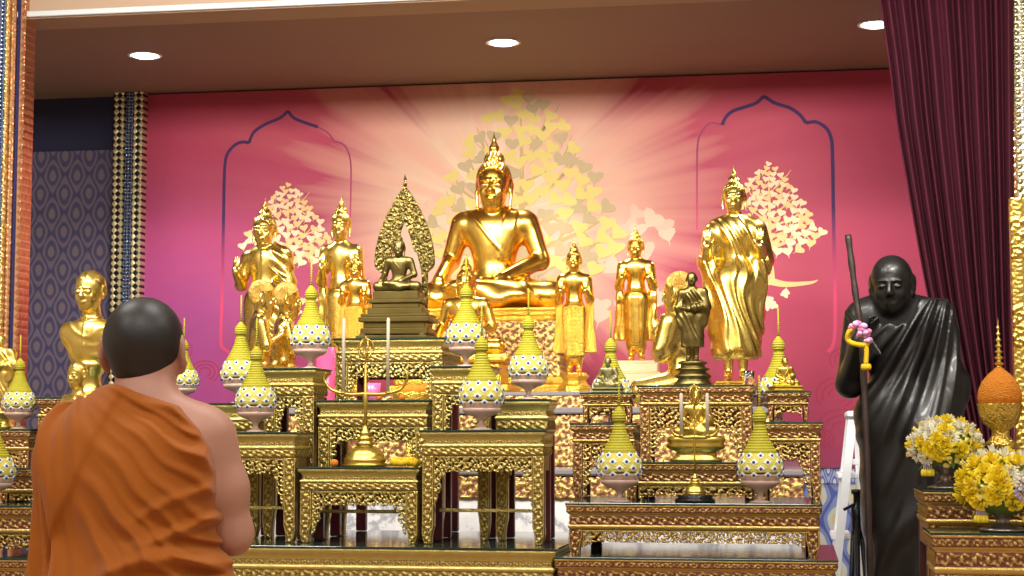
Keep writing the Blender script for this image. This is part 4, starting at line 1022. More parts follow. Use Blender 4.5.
# ================================================================== bud ornaments (woven lattice buds on glass bowls)
yel = NT('yellow_green_weave'); yel.set(rough=.6); yel.l(yel.mix(yel.noise(60, 3), lin((160, 152, 26)), lin((184, 174, 40))), yel.b.inputs['Base Color'])
_x, _y, _z = yel.xyz(yel.coord()); yel.bump(yel.math('ADD', yel.math('SINE', yel.math('MULTIPLY', _z, 700)), yel.vor(220)), .5, .004); yel = yel.mat
pal = NT('pale_weave'); pal.set(rough=.65); pal.l(pal.mix(pal.noise(50, 3), lin((196, 188, 76)), lin((208, 200, 96))), pal.b.inputs['Base Color']); pal.bump(pal.vor(190), .5, .004); pal = pal.mat
wht2 = plain('white_petal', (226, 228, 220), .6, bump=(300, .4, .003)); blu = plain('blue_flower_centre', (40, 66, 140), .5)
pinkb = plain('beige_petal_base', (206, 178, 158), .6, bump=(200, .5, .004))
bowlg = glassmat('bowl_glass', (240, 208, 194), .15, .35)
def bud_r(z):                                    # radius of the bud at height z above the foot (m)
    k = [(.048, .030), (.056, .048), (.072, .064), (.095, .0745), (.118, .077), (.140, .072), (.165, .058), (.19, .043), (.215, .031), (.24, .0225), (.262, .018)]
    for (a, ra), (b, rb) in zip(k, k[1:]):
        if z <= b: t = max(0, (z-a)/(b-a)); t2 = t; return ra+(rb-ra)*t2
    return k[-1][1]
def make_bud(label):
    r = thing('bud_ornament', label, 'bud ornament', (0, 0, 0), 0, 'lattice bud ornaments on glass bowls')
    M().lathe([(.036, 0), (.037, .003), (.022, .007), (.011, .013), (.0095, .026), (.014, .036), (.030, .046), (.05, .0525), (.062, .062), (.0685, .074), (.0668, .074), (.06, .063), (.047, .055), (.0, .05)], 32).obj('glass_bowl', bowlg, r)
    zs = np.linspace(.0515, .262, 40)
    M().lathe([(0, .0515)]+[(bud_r(z)-.003, z) for z in zs if z < .098]+[(0, .098)], 32).obj('petal_base', pinkb, r)
    M().lathe([(0, .097)]+[(bud_r(z)-.0005, z) for z in zs if .097 < z < .168]+[(0, .168)], 36).obj('lattice_body', pal, r)
    pf = []; 
    for i, z in enumerate(np.linspace(.166, .262, 34)): pf.append((bud_r(z)+.0004*(i % 2)+.0008, z))
    M().lathe([(0, .166)]+pf+[(0, .262)], 36).obj('yellow_cone', yel, r)
    M().lathe([(.012, .26), (.0215, .268), (.0245, .281), (.0225, .296), (.0135, .309), (.006, .318), (.0, .322)], 24).obj('top_ball', yel, r)
    M().tube([(0, 0, .318), (.0005, 0, .36), (0, 0, .425)], [.0042, .0036, .0032], 8).obj('finial_stick', yel, r)
    wm = M()
    for row in range(4):                          # white diamonds with blue centres
        z = .092+.0215*row; n = 10
        for k in range(n):
            a = 2*PI*(k+.5*(row % 2))/n; rr = bud_r(z)
            def pt(da, dz, e):
                rz_ = bud_r(z+dz)+e; return (rz_*math.cos(a+da), rz_*math.sin(a+da), z+dz)
            w = .0150*(rr/.074)/rr; h = .0118*(.5+.5*rr/.074)
            v = [pt(-w, 0, .0012), pt(0, -h, .0012), pt(w, 0, .0012), pt(0, h, .0012), pt(0, 0, .003), pt(-w, 0, -.004), pt(0, -h, -.004), pt(w, 0, -.004), pt(0, h, -.004)]
            wm.add(v, [(0, 1, 4), (1, 2, 4), (2, 3, 4), (3, 0, 4), (0, 5, 6, 1), (1, 6, 7, 2), (2, 7, 8, 3), (3, 8, 5, 0)], 0, False)
            c = pt(0, 0, .0008); wm.ball(c, (.0058*(.5+.5*rr/.074),)*3, 8, 1)
    wm.obj('diamond_lattice', [wht2, blu], r)
    return r
buds = [  # px, foot row, tip row, depth, standing surface height, label
    (481.5, 427, 305, 5.83, zof(tB), 'bud ornament on the tall cross-barred table, foremost of the central three'),
    (619.5, 497, 375, 5.70, zof(rB), 'bud ornament at one end of the long low red table, before the grey-green monk figure'),
    (760.5, 497, 375, 5.70, zof(rB), 'bud ornament on the long low red table, nearer the white stepladder'),
    (255.5, 428, 318, 5.82, zof(tC), 'bud ornament on the gilded table beside the monk\'s bare arm'),
    (240, 396, 295, 6.04, zof(tI), 'bud ornament directly behind the one beside the monk\'s bare arm'),
    (310.5, 363, 258, 6.08, zof(tH), 'bud ornament on the narrow table below the slender standing statue'),
    (466, 358, 257, 6.06, zof(tF), 'bud ornament hiding the smaller golden seated statue'),
    (528.5, 394, 288, 6.08, zof(tG), 'bud ornament at the outer end of the central set, before the throne'),
    (611, 420, 310, 6.215, zof(rD), 'bud ornament close behind the grey-green seated monk figure'),
    (779.5, 420, 308, 6.215, zof(rE), 'bud ornament close behind the golden seated monk figure by the stepladder'),
    (183, 403, 318, 6.06, zof(tI), 'bud ornament half hidden behind the praying monk\'s ear'),
    (18.5, 427, 335, 6.06, zof(lD), 'bud ornament beside the outer mosaic pillar, in front of the wallpaper'),
    (-7, 501, 385, 5.72, zof(lB), 'bud ornament cut by the frame edge, low beside the monk\'s sleeve')]
proto = None
for px, fy, ty, Yb, zb_, lb in buds:
    p = at(px, fy, Yb); p.z = zb_+.0003
    h = at(px, ty, Yb).z-p.z; s = h/.425
    wd = .152*s
    if proto is None: proto = make_bud(lb); proto.location = p; proto.scale = (s, s, s); b_ = proto
    else: b_ = dup(proto, p, random.uniform(0, .5), lb, s)
# ================================================================== candle stands
wax = plain('grey_candle_wax', (196, 188, 168), .5); dk = plain('black_lacquer', (20, 20, 22), .25)
def candle_stand(lb, px, base_y, top_y, Y, zb_, halfarm, arm_y, stand_h, candle_top, bell_w, mat, blackw=0):
    p = at(px, base_y, Y); p.z = zb_+.0003; u = sx(px, base_y, Y); v = sz(px, base_y, Y)
    r = thing('candle_stand', lb, 'candle stand', p); z0 = stand_h
    if stand_h > 0: M().lathe([(blackw*1.05*u, 0), (blackw*1.08*u, stand_h*.3), (blackw*.9*u, stand_h*.6), (blackw*1.0*u, stand_h*.97), (0, stand_h*.98)], 32).obj('black_base', dk, r)
    W = bell_w*u; hb = (at(px, base_y, Y).z and bell_w*1.05*v)
    zt = at(px, top_y, Y).z-p.z; za = at(px, arm_y, Y).z-p.z
    pr = [(0, z0), (W, z0+.0005), (W*1.03, z0+hb*.1), (W*.9, z0+hb*.16), (W*.97, z0+hb*.24), (W*.93, z0+hb*.36), (W*.86, z0+hb*.4), (W*.84, z0+hb*.55), (W*.7, z0+hb*.74), (W*.48, z0+hb*.87), (W*.3, z0+hb*.93), (W*.46, z0+hb*1.0), (W*.46, z0+hb*1.06), (W*.26, z0+hb*1.12), (W*.38, z0+hb*1.22), (W*.36, z0+hb*1.28), (W*.2, z0+hb*1.36), (W*.29, z0+hb*1.46), (W*.26, z0+hb*1.52), (W*.13, z0+hb*1.66), (W*.10, z0+hb*1.85)]
    pr = [(a, b) for a, b in pr]
    M().lathe(pr, 32).obj('bell_base', mat, r)
    M().lathe([(W*.10, z0+hb*1.8), (W*.06, (z0+hb*1.9+za)/2), (W*.15, za-.006), (W*.09, za+.004), (W*.07, (za+zt)/2), (0, (za+zt)/2+.01)], 12).obj('stem', mat, r)
    ha = halfarm*u; mm = M()
    for s in (-1, 1):
        pts = crom([(0, 0, za), (s*ha*.4, 0, za-.001), (s*ha*.8, 0, za+ha*.10), (s*ha*.97, 0, za+ha*.34), (s*ha*.93, 0, za+ha*.5)], 5)
        mm.tube(pts, [.0075-.005*i/(len(pts)-1) for i in range(len(pts))], 8)
    mm.obj('curved_arm', mat, r)
    rc = (za+zt)/2+.02; rr = 8*u; mm = M()
    zc = zt-rr*1.5
    for k in range(3):
        a = k*PI/3; mm.tube([(rr*math.sin(t)*math.cos(a), rr*math.sin(t)*math.sin(a), zc+rr*1.15*math.cos(t)) for t in np.linspace(0, 2*PI, 25)[:-1]], .0022, 6, closed=True)
    mm.lathe([(.003, -rr*1.9), (.004, -rr*1.4), (.0025, 0), (.0025, rr*1.1), (.005, rr*1.25), (.003, rr*1.4), (0, rr*1.5)], 8, (0, 0, zc))
    mm.obj('ring_finial', mat, r)
    ct = at(px, candle_top, Y).z-p.z
    for s in (-1, 1):
        c = M(); x = s*ha*.52; zc0 = za+.001
        c.lathe([(.0075, 0), (.011, .004), (.0075, .007)], 12, (x, 0, zc0)); c.obj('candle_cup', mat, r)
        M().lathe([(.0062, zc0+.005), (.006, ct-.004), (.003, ct), (0, ct+.0005)], 12, (x, 0, 0)).obj('candle', wax, r)
    return r
candle_stand('bell-based golden candle stand with curved arms on the low middle table', 365, 467, 336, 5.83, zof(tA), 43, 394, 0, 318, 21.5, MT['greengold'])
candle_stand('small golden candle stand on a black base, on the long red table', 695, 496, 383, 5.72, zof(rB), 25, 437, .024, 393, 11, MT['greengold'], 19)
# ================================================================== small offerings
def garland(lb, px, py, Y, zb_, w, d, mat, name='flower_garland', n=22, r=.0125):
    p = at(px, py, Y); p.z = zb_; g = thing(name, lb, 'garland', p); u = sx(px, py, Y); mm = M(); R = random.Random(int(px))
    for k in range(n):
        a = 2*PI*k/n; mm.ball((w*u*math.cos(a), d*math.sin(a), r*.95+R.uniform(0, r*.5)), (r*R.uniform(.9, 1.15), r, r), 8)
    for k in range(n//2):
        a = 2*PI*k/(n//2)+.1; mm.ball((w*.7*u*math.cos(a), d*.75*math.sin(a), r*1.9), (r, r, r*.9), 8)
    mm.obj('marigold_ring', mat, g)
    return g
mar = plain('yellow_marigold', (232, 190, 20), .7, bump=(260, .9, .006)); orng = plain('orange_marigold', (232, 132, 16), .7, bump=(220, .9, .006))
garland('yellow marigold garland lying on the low middle table', 405, 466, 5.80, zof(tA), 11.5, .028, mar)
def flower_ball(lb, px, py, Y, zb_, rad, mat, group=None):
    p = at(px, py, Y); p.z = zb_; r = thing('marigold', lb, 'flower', p, 0, group)
    mm = M(); R = random.Random(3)
    for k in range(60):
        ph = math.acos(1-2*(k+.5)/60); th = k*2.4
        mm.ball((rad*.75*math.sin(ph)*math.cos(th), rad*.75*math.sin(ph)*math.sin(th), rad*.95+rad*.72*math.cos(ph)), rad*.3, 6)
    mm.obj('petals', mat, r); return r
flower_ball('orange marigold head beside the bell-shaped candle stand base', 334.5, 466, 5.80, zof(tA), .0135, orng)
flower_ball('orange marigold head on the middle table, near the pink candle glass', 379, 397, 6.02, zof(tD), .011, orng, 'marigold heads on the middle table')
flower_ball('orange marigold head on the middle table, farther from the pink candle glass', 402, 397, 6.02, zof(tD), .011, orng, 'marigold heads on the middle table')
pinkg = NT('pink_wax_glass'); pinkg.set(col=lin((226, 118, 176)), rough=.12, sss=.2, coat=.6); pinkg = pinkg.mat
def tumbler(lb, px, py, Y, zb_, r_, h, mat, fill=None):
    p = at(px, py, Y); p.z = zb_+.0003; t = thing('votive_glass', lb, 'candle glass', p)
    M().lathe([(0, .0005), (r_*.8, 0), (r_*.86, h*.03), (r_, h), (r_*.93, h), (r_*.8, h*.85), (0, h*.84)], 28).obj('glass_cup', mat, t)
    if fill: M().lathe([(.0009, h*.8), (.0009, h*1.02), (0, h*1.03)], 6).obj('wick', dk, t)
    return t
tumbler('translucent pink candle glass on the middle table behind the golden arms', 372.5, 396, 6.03, zof(tD), .031, .062, pinkg, True)
tumbler('rose pink bowl glimpsed behind a bud ornament, on the altar tier', 326, 372, 8.0, zB, .05, at(326, 348, 8.0).z-zB, plain('rose_pink_ceramic', (214, 84, 132), .25))
tumbler('clear glass tumbler on the tallest red table, at the feet of the tall statue', 749, 384, 6.10, zof(rF), .02, .05, glassmat('clear_glass', (250, 250, 250), .02))
for i, (px, lb) in enumerate(((413, 'orange offering bowl on the altar tier behind the middle table'),)):
    p = at(px, 402, 7.58); p.z = zA
    r = thing('offering_bowl', lb, 'bowl', p)
    hb_ = at(px, 384 if True else 392, 7.58).z-zA
    M().lathe([(.05, 0), (.055, .01), (.03, .03), (.035, hb_*.45), (.075, hb_*.62), (.095, hb_*.86), (.1, hb_*.9), (.09, hb_*.9), (.06, hb_*.7), (0, hb_*.66)], 32).obj('bowl_body', MT['goldorn'], r)
    M().lathe([(.088, hb_*.9), (.07, hb_*.97), (0, hb_)], 24).obj('orange_fill', orng, r)
# ================================================================== life-size black monk statue, staff, stepladder, curtain, frame, flowers
blk = NT('black_lacquered_bronze'); blk.set(rough=.43, met=.0, coat=.15); blk.l(blk.mix(blk.noise(8, 4), lin((7, 7, 9)), lin((16, 15, 15))), blk.b.inputs['Base Color']); blk.bump(blk.noise(30, 3), .05, .01); blk = blk.mat
Y = 6.3; ft = 628; p = at(900, ft, Y); H = (ft-259)*sz(897, 400, Y)
def WARP(f, s):
    s = A3(*s); return lambda P: f(P/s)*float(min(s))
def big_elder():
    out = []; hs = .158; hz = .921; sw = (.76, 1.0, 1.10)
    _, core, _a, _h = standing_body(hs, 'none', 1.0, 'old', nohead=True)
    core = WARP(core, sw)
    A = {-1: ((-.092, .0, .835), (-.120, -.03, .655), (-.088, -.150, .765)), 1: ((.098, .01, .838), (.122, .0, .655), (.085, -.08, .52))}
    f = core
    for s in (-1, 1): f = U(.025, f, limb_arm(*A[s], .92, (.046, .040, .028)))
    f = U(.012, f, hand_sdf(A[-1][2], (.30, -.35, .85), (.75, .6, .0), (.2, -.5, .5), .085, 1.1), hand_sdf(A[1][2], (-.4, -.4, -.6), (0, 1, 0), (-1, 0, 0), .085, .4))
    f = U(.03, f, CAP((0, .01, .83), (.0, -.03, hz-hs*.2), .042, .040), CAP((-.07, .01, .845), (.07, .01, .845), .035))
    f = U(.012, f, TR(head_sdf('old'), (-.004, -.045, hz), hs, ROT(9, 0, -6)))
    out.append(('body', surf(f, (-.25, -.26, -.01), (.25, .14, 1.03), .0044, 'body'), 0))
    sk = U(.05, core, CAP((-.012, 0, .58), (.0, 0, .12), .062, .062), CAP((.05, 0, .55), (.075, 0, .12), .072, .08), CAP((.09, .02, .6), (.095, .02, .12), .045, .055))
    sh = U(.03, sk, CAP(A[1][0], A[1][1], .048, .05), CAP(A[1][1], A[1][2], .05, .046), CAP(A[1][1], (.110, 0, .3), .046, .046))
    def bf(P):
        x, z = P[:, 0], P[:, 2]; ox, oz = .17, 1.02; an = np.arctan2(z-oz, x-ox); rr = np.hypot(x-ox, z-oz)
        g = (.5+.5*np.sin(an*38+1.2*np.sin(rr*16)+.9*np.sin(z*9+x*14)))**1.7
        return .014*g*np.clip(rr*5-.2, .2, 1)*(.65+.35*np.sin(an*7+rr*9))+.005*(.5+.5*np.sin(an*61+rr*14))**2+.004
    cl = DISP(OFF(sh, .007), bf, .06)
    cl = INT(.008, cl, PLN((-.74, 0, .67), .60)); cl = INT(.006, cl, PLN((0, 0, 1), .885)); cl = INT(.006, cl, PLN((0, 0, -1), -.05))
    cl = DIF(.02, cl, CAP((0, -.03, .86), (0, -.06, 1.0), .062, .06))
    out.append(('robe', surf(cl, (-.26, -.24, .02), (.28, .18, .93), .0044, 'robe'), 0)); return out
r = figure('big_elder', big_elder, 'monk_statue', 'life-size black statue of an old monk holding a staff, by the curtain', 'statue', (p.x, Y, p.z), H, [blk], rz=-.06)
M2 = M(); M2.box(-.24, .24, -.22, .24, -p.z, -p.z+.06, 0, .01).box(-.2, .2, -.18, .2, -p.z+.06, -.05, 0, .008).box(-.24, .24, -.22, .24, -.05, 0, 0, .01)
ped(r, 'plinth', plain('dark_plinth', (38, 32, 30), .3), M2)
hw = Vector((p.x, Y, p.z)) + Matrix.Rotation(-.06, 3, 'Z') @ Vector((-.115+.018, -.135-.022, .685+.022))*H
# staff passes through the raised hand
sp = crom([at(848, 235, 6.06), at(855, 290, 6.04), at(861.5, 340, 6.02), at(866, 430, 5.99), at(869, 530, 5.97), at(872, 640, 5.95), at(875, 800, 5.94)], 8); b1 = sp[-1].copy(); b1.z = .005
st = thing('walking_staff', 'long dark wooden staff leaning through the black statue\'s hand', 'staff', b1)
sp = [q-b1 for q in sp if q.z > .03]+[Vector((0, 0, .03))]
M().tube(sp, [.0115+.0012*math.sin(i*1.7) for i in range(len(sp))], 12).obj('shaft', plain('dark_staff_wood', (46, 32, 28), .45, bump=(60, .3, .004)), st)
M().lathe([(.014, 0), (.0145, .04), (.0125, .05)], 12).obj('rubber_tip', dk, st)
# garland on the hand
g = thing('hanging_garland', 'small yellow garland with pink and lilac ribbon hung on the statue\'s hand and staff', 'garland', at(862, 345, 5.95)); o0 = at(862, 345, 5.95)
def L(px, py, dy=0): return at(px, py, 5.95+dy)-o0
mm = M(); ring_ = crom([L(857, 325), L(849, 332), L(848, 340, .01), L(855, 344), L(866, 345), L(868, 341)], 6)
for q in ring_: mm.ball(q, .0095, 8)
mm.obj('yellow_loop', mar, g)
mm = M()
for q in crom([L(866, 343), L(866.5, 352), L(866, 362)], 8): mm.ball(q, .0088, 8)
for k in range(7):
    a = 2*PI*k/7; q = L(866, 367); mm.ball((q.x+.011*math.cos(a), q.y+.011*math.sin(a), q.z), (.008, .008, .012), 8)
mm.obj('yellow_tail', mar, g)
mm = M(); R = random.Random(6)
for (x, y, w) in ((853, 327, 5), (858, 325, 6), (863, 328, 6.5), (866, 334, 6), (868, 340, 5), (861, 333, 5)):
    q = L(x, y, -.008); s_ = w*sx(860, 330, 5.95)
    for j in range(6): mm.ball((q.x+R.uniform(-.5, .5)*s_, q.y+R.uniform(-.5, .5)*s_, q.z+R.uniform(-.5, .5)*s_), (s_*.55, s_*.3, s_*.45), 8, 0 if R.random() < .65 else 1)
mm.obj('ribbon_bow', [plain('lilac_ribbon', (214, 170, 214), .5), plain('pink_ribbon', (224, 120, 170), .5)], g)
# ---------------------------------------------------------------- stepladder
lw = plain('white_ladder_paint', (222, 226, 232), .4); Y = 7.1
o0 = at(853, 412, Y); zt = o0.z; o0 = Vector((o0.x, Y, 0)); um = sx(853, 412, Y)
ld = thing('stepladder', 'white folding stepladder behind the black statue', 'stepladder', o0)
def rail(x0, x1, y, nm, w):
    mm = M(); a = Vector((x0, y, zt-.01)); b = Vector((x1, y, .012)); d = (a-b); v = []; f = []
    for q in (b, a):
        for dx, dy in ((-w/2, -.014), (w/2, -.014), (w/2, .014), (-w/2, .014)): v.append((q.x+dx, q.y+dy, q.z))
    for k in range(4): f.append((k, (k+1) % 4, 4+(k+1) % 4, 4+k))
    f += [(3, 2, 1, 0), (4, 5, 6, 7)]; mm.add(v, f, 0, False); mm.box(b.x-w*.6, b.x+w*.6, y-.02, y+.02, 0, .03, 0, .004); mm.obj(nm, lw, ld)
xf, xb = -45*um, 17*um
for y in (0, .36):
    rail(0, xf, y, 'front_rail', 8.5*um); rail(6*um, xb, y, 'rear_rail', 6.5*um)
M().box(-6*um, 13*um, -.03, .39, zt-.022, zt+.004, 0, .006).obj('top_cap', lw, ld)
for k in range(1, 6):
    t = k/6; z = zt*(1-t); x = xf*t; M().box(x-.035, x+.045, .014, .346, z-.022, z, 0, .004).obj('tread', lw, ld)
zb_ = at(850, 462, Y).z; t = 1-zb_/zt; M().box(xf*t-.005, 6*um+(xb-6*um)*t+.005, -.006, .006, zb_-.012, zb_+.012, 0, .003).obj('spreader_bar', lw, ld)
# dark folding tripod beside the ladder
Y = 6.68; q0 = at(857, 500, Y); tp = thing('tripod', 'dark folded tripod standing beside the white stepladder', 'tripod', (q0.x, Y, 0)); zt2 = q0.z; dm = plain('black_tripod_metal', (24, 26, 34), .35, .4)
for k in range(3):
    a = 2*PI*k/3+.4; M().tube([(0.012*math.cos(a), .012*math.sin(a), zt2-.05), (.10*math.cos(a), .10*math.sin(a), .0)], [.011, .008], 8).obj('leg', dm, tp)
M().lathe([(.02, zt2-.12), (.024, zt2-.1), (.024, zt2-.03), (.014, zt2-.02), (.014, zt2+.02), (.022, zt2+.025), (.022, zt2+.04), (0, zt2+.042)], 14).obj('head', dm, tp)
M().tube([(0, 0, zt2-.01), (-.05, -.04, zt2-.035)], .006, 8).obj('handle', dm, tp)
# ---------------------------------------------------------------- curtain
vel = NT('maroon_velvet'); vel.set(rough=.85, spec=.15); vel.l(vel.mix(vel.noise(3, 3), lin((68, 24, 38)), lin((82, 30, 46))), vel.b.inputs['Base Color']); vel = vel.mat
Yc = 7.72; rows = [(-60, 873), (0, 881), (60, 889.5), (120, 897), (180, 907), (240, 917.5), (300, 929), (350, 942), (400, 956), (440, 965), (500, 972), (600, 978), (760, 980), (830, 981)]
vt = crom([(a, b, 0) for a, b in rows], 4); nu = 220; V = []; 
for j, q in enumerate(vt):
    py, xl = q.x, q.y; xr_ = 1013.5
    for i in range(nu):
        t = i/(nu-1); fr = .5+.5*min(1, max(0, (400-py)/400)); s = t
        ph = s*2*PI*10+1.1*math.sin(s*7.3)+.5*math.sin(s*23)
        dpt = math.sin(ph)*(.042)+.02*math.sin(ph*.37+1.3)+.012*math.sin(2*ph+.5)
        px = xl+(xr_-xl)*(t+.006*math.sin(ph+py*.004)); P = at(px, py, Yc+dpt-(.02 if py < 0 else 0)); V.append(P)
zmin = .01
for v in V: v.z = max(v.z, zmin)
nr = len(vt); Q = [(j*nu+i, j*nu+nu+i, j*nu+nu+i+1, j*nu+i+1) for j in range(nr-1) for i in range(nu-1)]
me = npmesh('curtain', np.array([tuple(v) for v in V]), np.array(Q)); ct = link('curtain', me, vel)
sd = ct.modifiers.new('cloth_thickness', 'SOLIDIFY'); sd.thickness = .006
tag(ct, 'dark maroon velvet curtain drawn aside beside the black statue', 'curtain')
# ---------------------------------------------------------------- gilded picture frame on an easel behind the orange ornament
Yg = 5.95; p0, p1 = at(1009.5, 198, Yg), at(1009.5, 520, Yg); W = .62
fr = thing('picture_frame', 'ornate gilded picture frame standing at the edge behind the orange ornament', 'picture frame', (p0.x, Yg, 0))
def fh(x, z):
    xx = np.minimum(np.abs(x), np.abs(W-x))
    return np.clip(.35*np.sin(np.clip(xx/.05, 0, 1)*PI)+.25*lace(x, z, .03, 1)+.8*lace(x, z, .045, 4)*(np.abs(((z-p1.z)/(p0.z-p1.z)*3.6+.35) % 1-.5) < .22), 0, 1)
fm = lambda x, z: (x < .052) | (x > W-.052) | (z > p0.z-.06) | (z < p1.z+.06)
V, Q, A_, mi = relief_panel(0, W, p1.z, p0.z, 0, .03, fh, fm, amp=.02, res=.0045)
link('frame', npmesh('frame', V, Q, True, A_, mi), [MT['goldbust'], MT['darkred']], fr)
M().box(.05, W-.05, .006, .02, p1.z+.055, p0.z-.055).obj('picture', plain('dark_picture', (40, 26, 30), .25), fr)
for x in (.08, W-.08): M().box(x-.02, x+.02, .031, .06, 0, p0.z-.2, 0, .004).obj('easel_leg', MT['lip'], fr)
M().box(.0, W, -.04, .06, p1.z-.03, p1.z-.001, 0, .004).obj('easel_ledge', MT['lip'], fr)
# ---------------------------------------------------------------- orange bud tray ornament
Y = 5.38; zk = zof(kA); p = at(1002, 489, Y); u = sx(1002, 450, Y)
t = thing('tray_ornament', 'orange flower dome with golden spire on a gilded footed tray', 'flower ornament', (p.x, Y, zk+.0003)); gb = MT['goldbust']
def zz(py): return at(1002, py, Y).z-zk
M().lathe([(19*u, 0), (20*u, .008), (17*u, .02), (8*u, zz(470)), (7*u, zz(455)), (13*u, zz(448)), (17*u, zz(444)), (13*u, zz(441)), (9*u, zz(436)), (9*u, zz(430)), (17*u, zz(424)), (21*u, zz(414)), (23*u, zz(405)), (23.5*u, zz(404)), (0, zz(405))], 40).obj('footed_tray', gold('tray_gold', (226, 196, 96), (240, 212, 116), .3, fine=(120, .7, .006)), t)
dome = [(22*u*math.sin(min(1, q*1.35)*PI/2)**.9*(1-max(0, (q-.74)/.26)**1.0*0) if False else 0, 0) for q in (0,)]
pr = [(0, zz(405)), (21*u, zz(405)), (22.5*u, zz(398)), (21.5*u, zz(390)), (18*u, zz(382)), (12*u, zz(375)), (6*u, zz(370)), (3*u, zz(367)), (0, zz(366.5))]
om = NT('orange_flower_dome'); om.set(rough=.75); om.l(om.mix(om.noise(60, 3), lin((206, 120, 16)), lin((224, 140, 26))), om.b.inputs['Base Color']); om.bump(om.vor(200), .8, .006)
M().lathe(pr, 40).obj('orange_dome', om.mat, t)
pr = [(2.6*u, zz(367))]
for k, y in enumerate(range(364, 326, -6)):
    w = (5.6-.62*k)*u; pr += [(w*.4, zz(y+2.2)), (w, zz(y)), (w*.4, zz(y-2.2))]
pr += [(.5*u, zz(322)), (0, zz(317.5))]
M().lathe(pr, 10, smooth=False).obj('golden_spire', gb, t)
# ---------------------------------------------------------------- bouquets
petal = {'yellow': plain('yellow_rose_petal', (244, 220, 44), .55, sss=.0), 'white': plain('white_rose_petal', (240, 236, 214), .55), 'lilac': plain('lilac_petal', (200, 188, 226), .55), 'pale': plain('pale_yellow_petal', (238, 224, 120), .55)}
leafm = plain('bouquet_leaf', (96, 128, 40), .55); silv = plain('silver_bowl_metal', (150, 140, 134), .3, .9)
def cupped(mm, R, n, layers, mat=0):                # rose / mum head of radius 1 facing +z
    for li in range(layers):
        q = li/(layers-1) if layers > 1 else 0; rad = .22+.78*q; tilt = 1.25-1.05*q; wd = (.42+.35*q)*(2.2*PI*rad/n if n > 8 else 1); hh = .75*(1-.35*q)
        m_ = n if n > 8 else 3+li
        for k in range(m_):
            a = 2*PI*(k+.5*(li % 2))/m_+li*.4; ca, sa = math.cos(a), math.sin(a); vs = []; fs = []
            for iu, uu in enumerate((-1, -.5, 0, .5, 1)):
                for iv, vv in enumerate((0, .5, 1)):
                    w_ = wd*(.6+.55*vv-.55*vv**3)*uu*.55; out = rad*.55+vv*.5*math.cos(tilt)*.9-.12*uu*uu*(1-q); up = hh*vv*math.sin(tilt)+.08*(1-q)+.06*math.cos(uu*2)*vv-.12*q*vv*vv*vv
                    vs.append((out*ca-w_*sa, out*sa+w_*ca, up))
            for iu in range(4):
                for iv in range(2): b = iu*3+iv; fs.append((b, b+3, b+4, b+1))
            mm.add(vs, fs, mat)
    mm.ball((0, 0, .15), (.3, .3, .3), 8, mat)
fl = {}
for nm, (n, ly) in {'rose': (3, 5), 'chrysanthemum': (13, 4), 'orchid': (3, 2)}.items(): mm = M(); cupped(mm, random, n, ly); fl[nm] = mm
fmesh = {}
def flower(kind, colr, loc, d, s, parent, R):
    key = (kind, colr)
    if key not in fmesh: me = fl[kind].mesh(kind); me.materials.append(petal[colr]); fmesh[key] = me
    o = bpy.data.objects.new(kind, fmesh[key]); COL.objects.link(o); o.parent = parent
    q = Vector(d).to_track_quat('Z', 'Y') @ Euler((0, 0, R.uniform(0, 6))).to_quaternion(); o.rotation_mode = 'QUATERNION'; o.rotation_quaternion = q; o.location = loc; o.scale = (s, s, s)
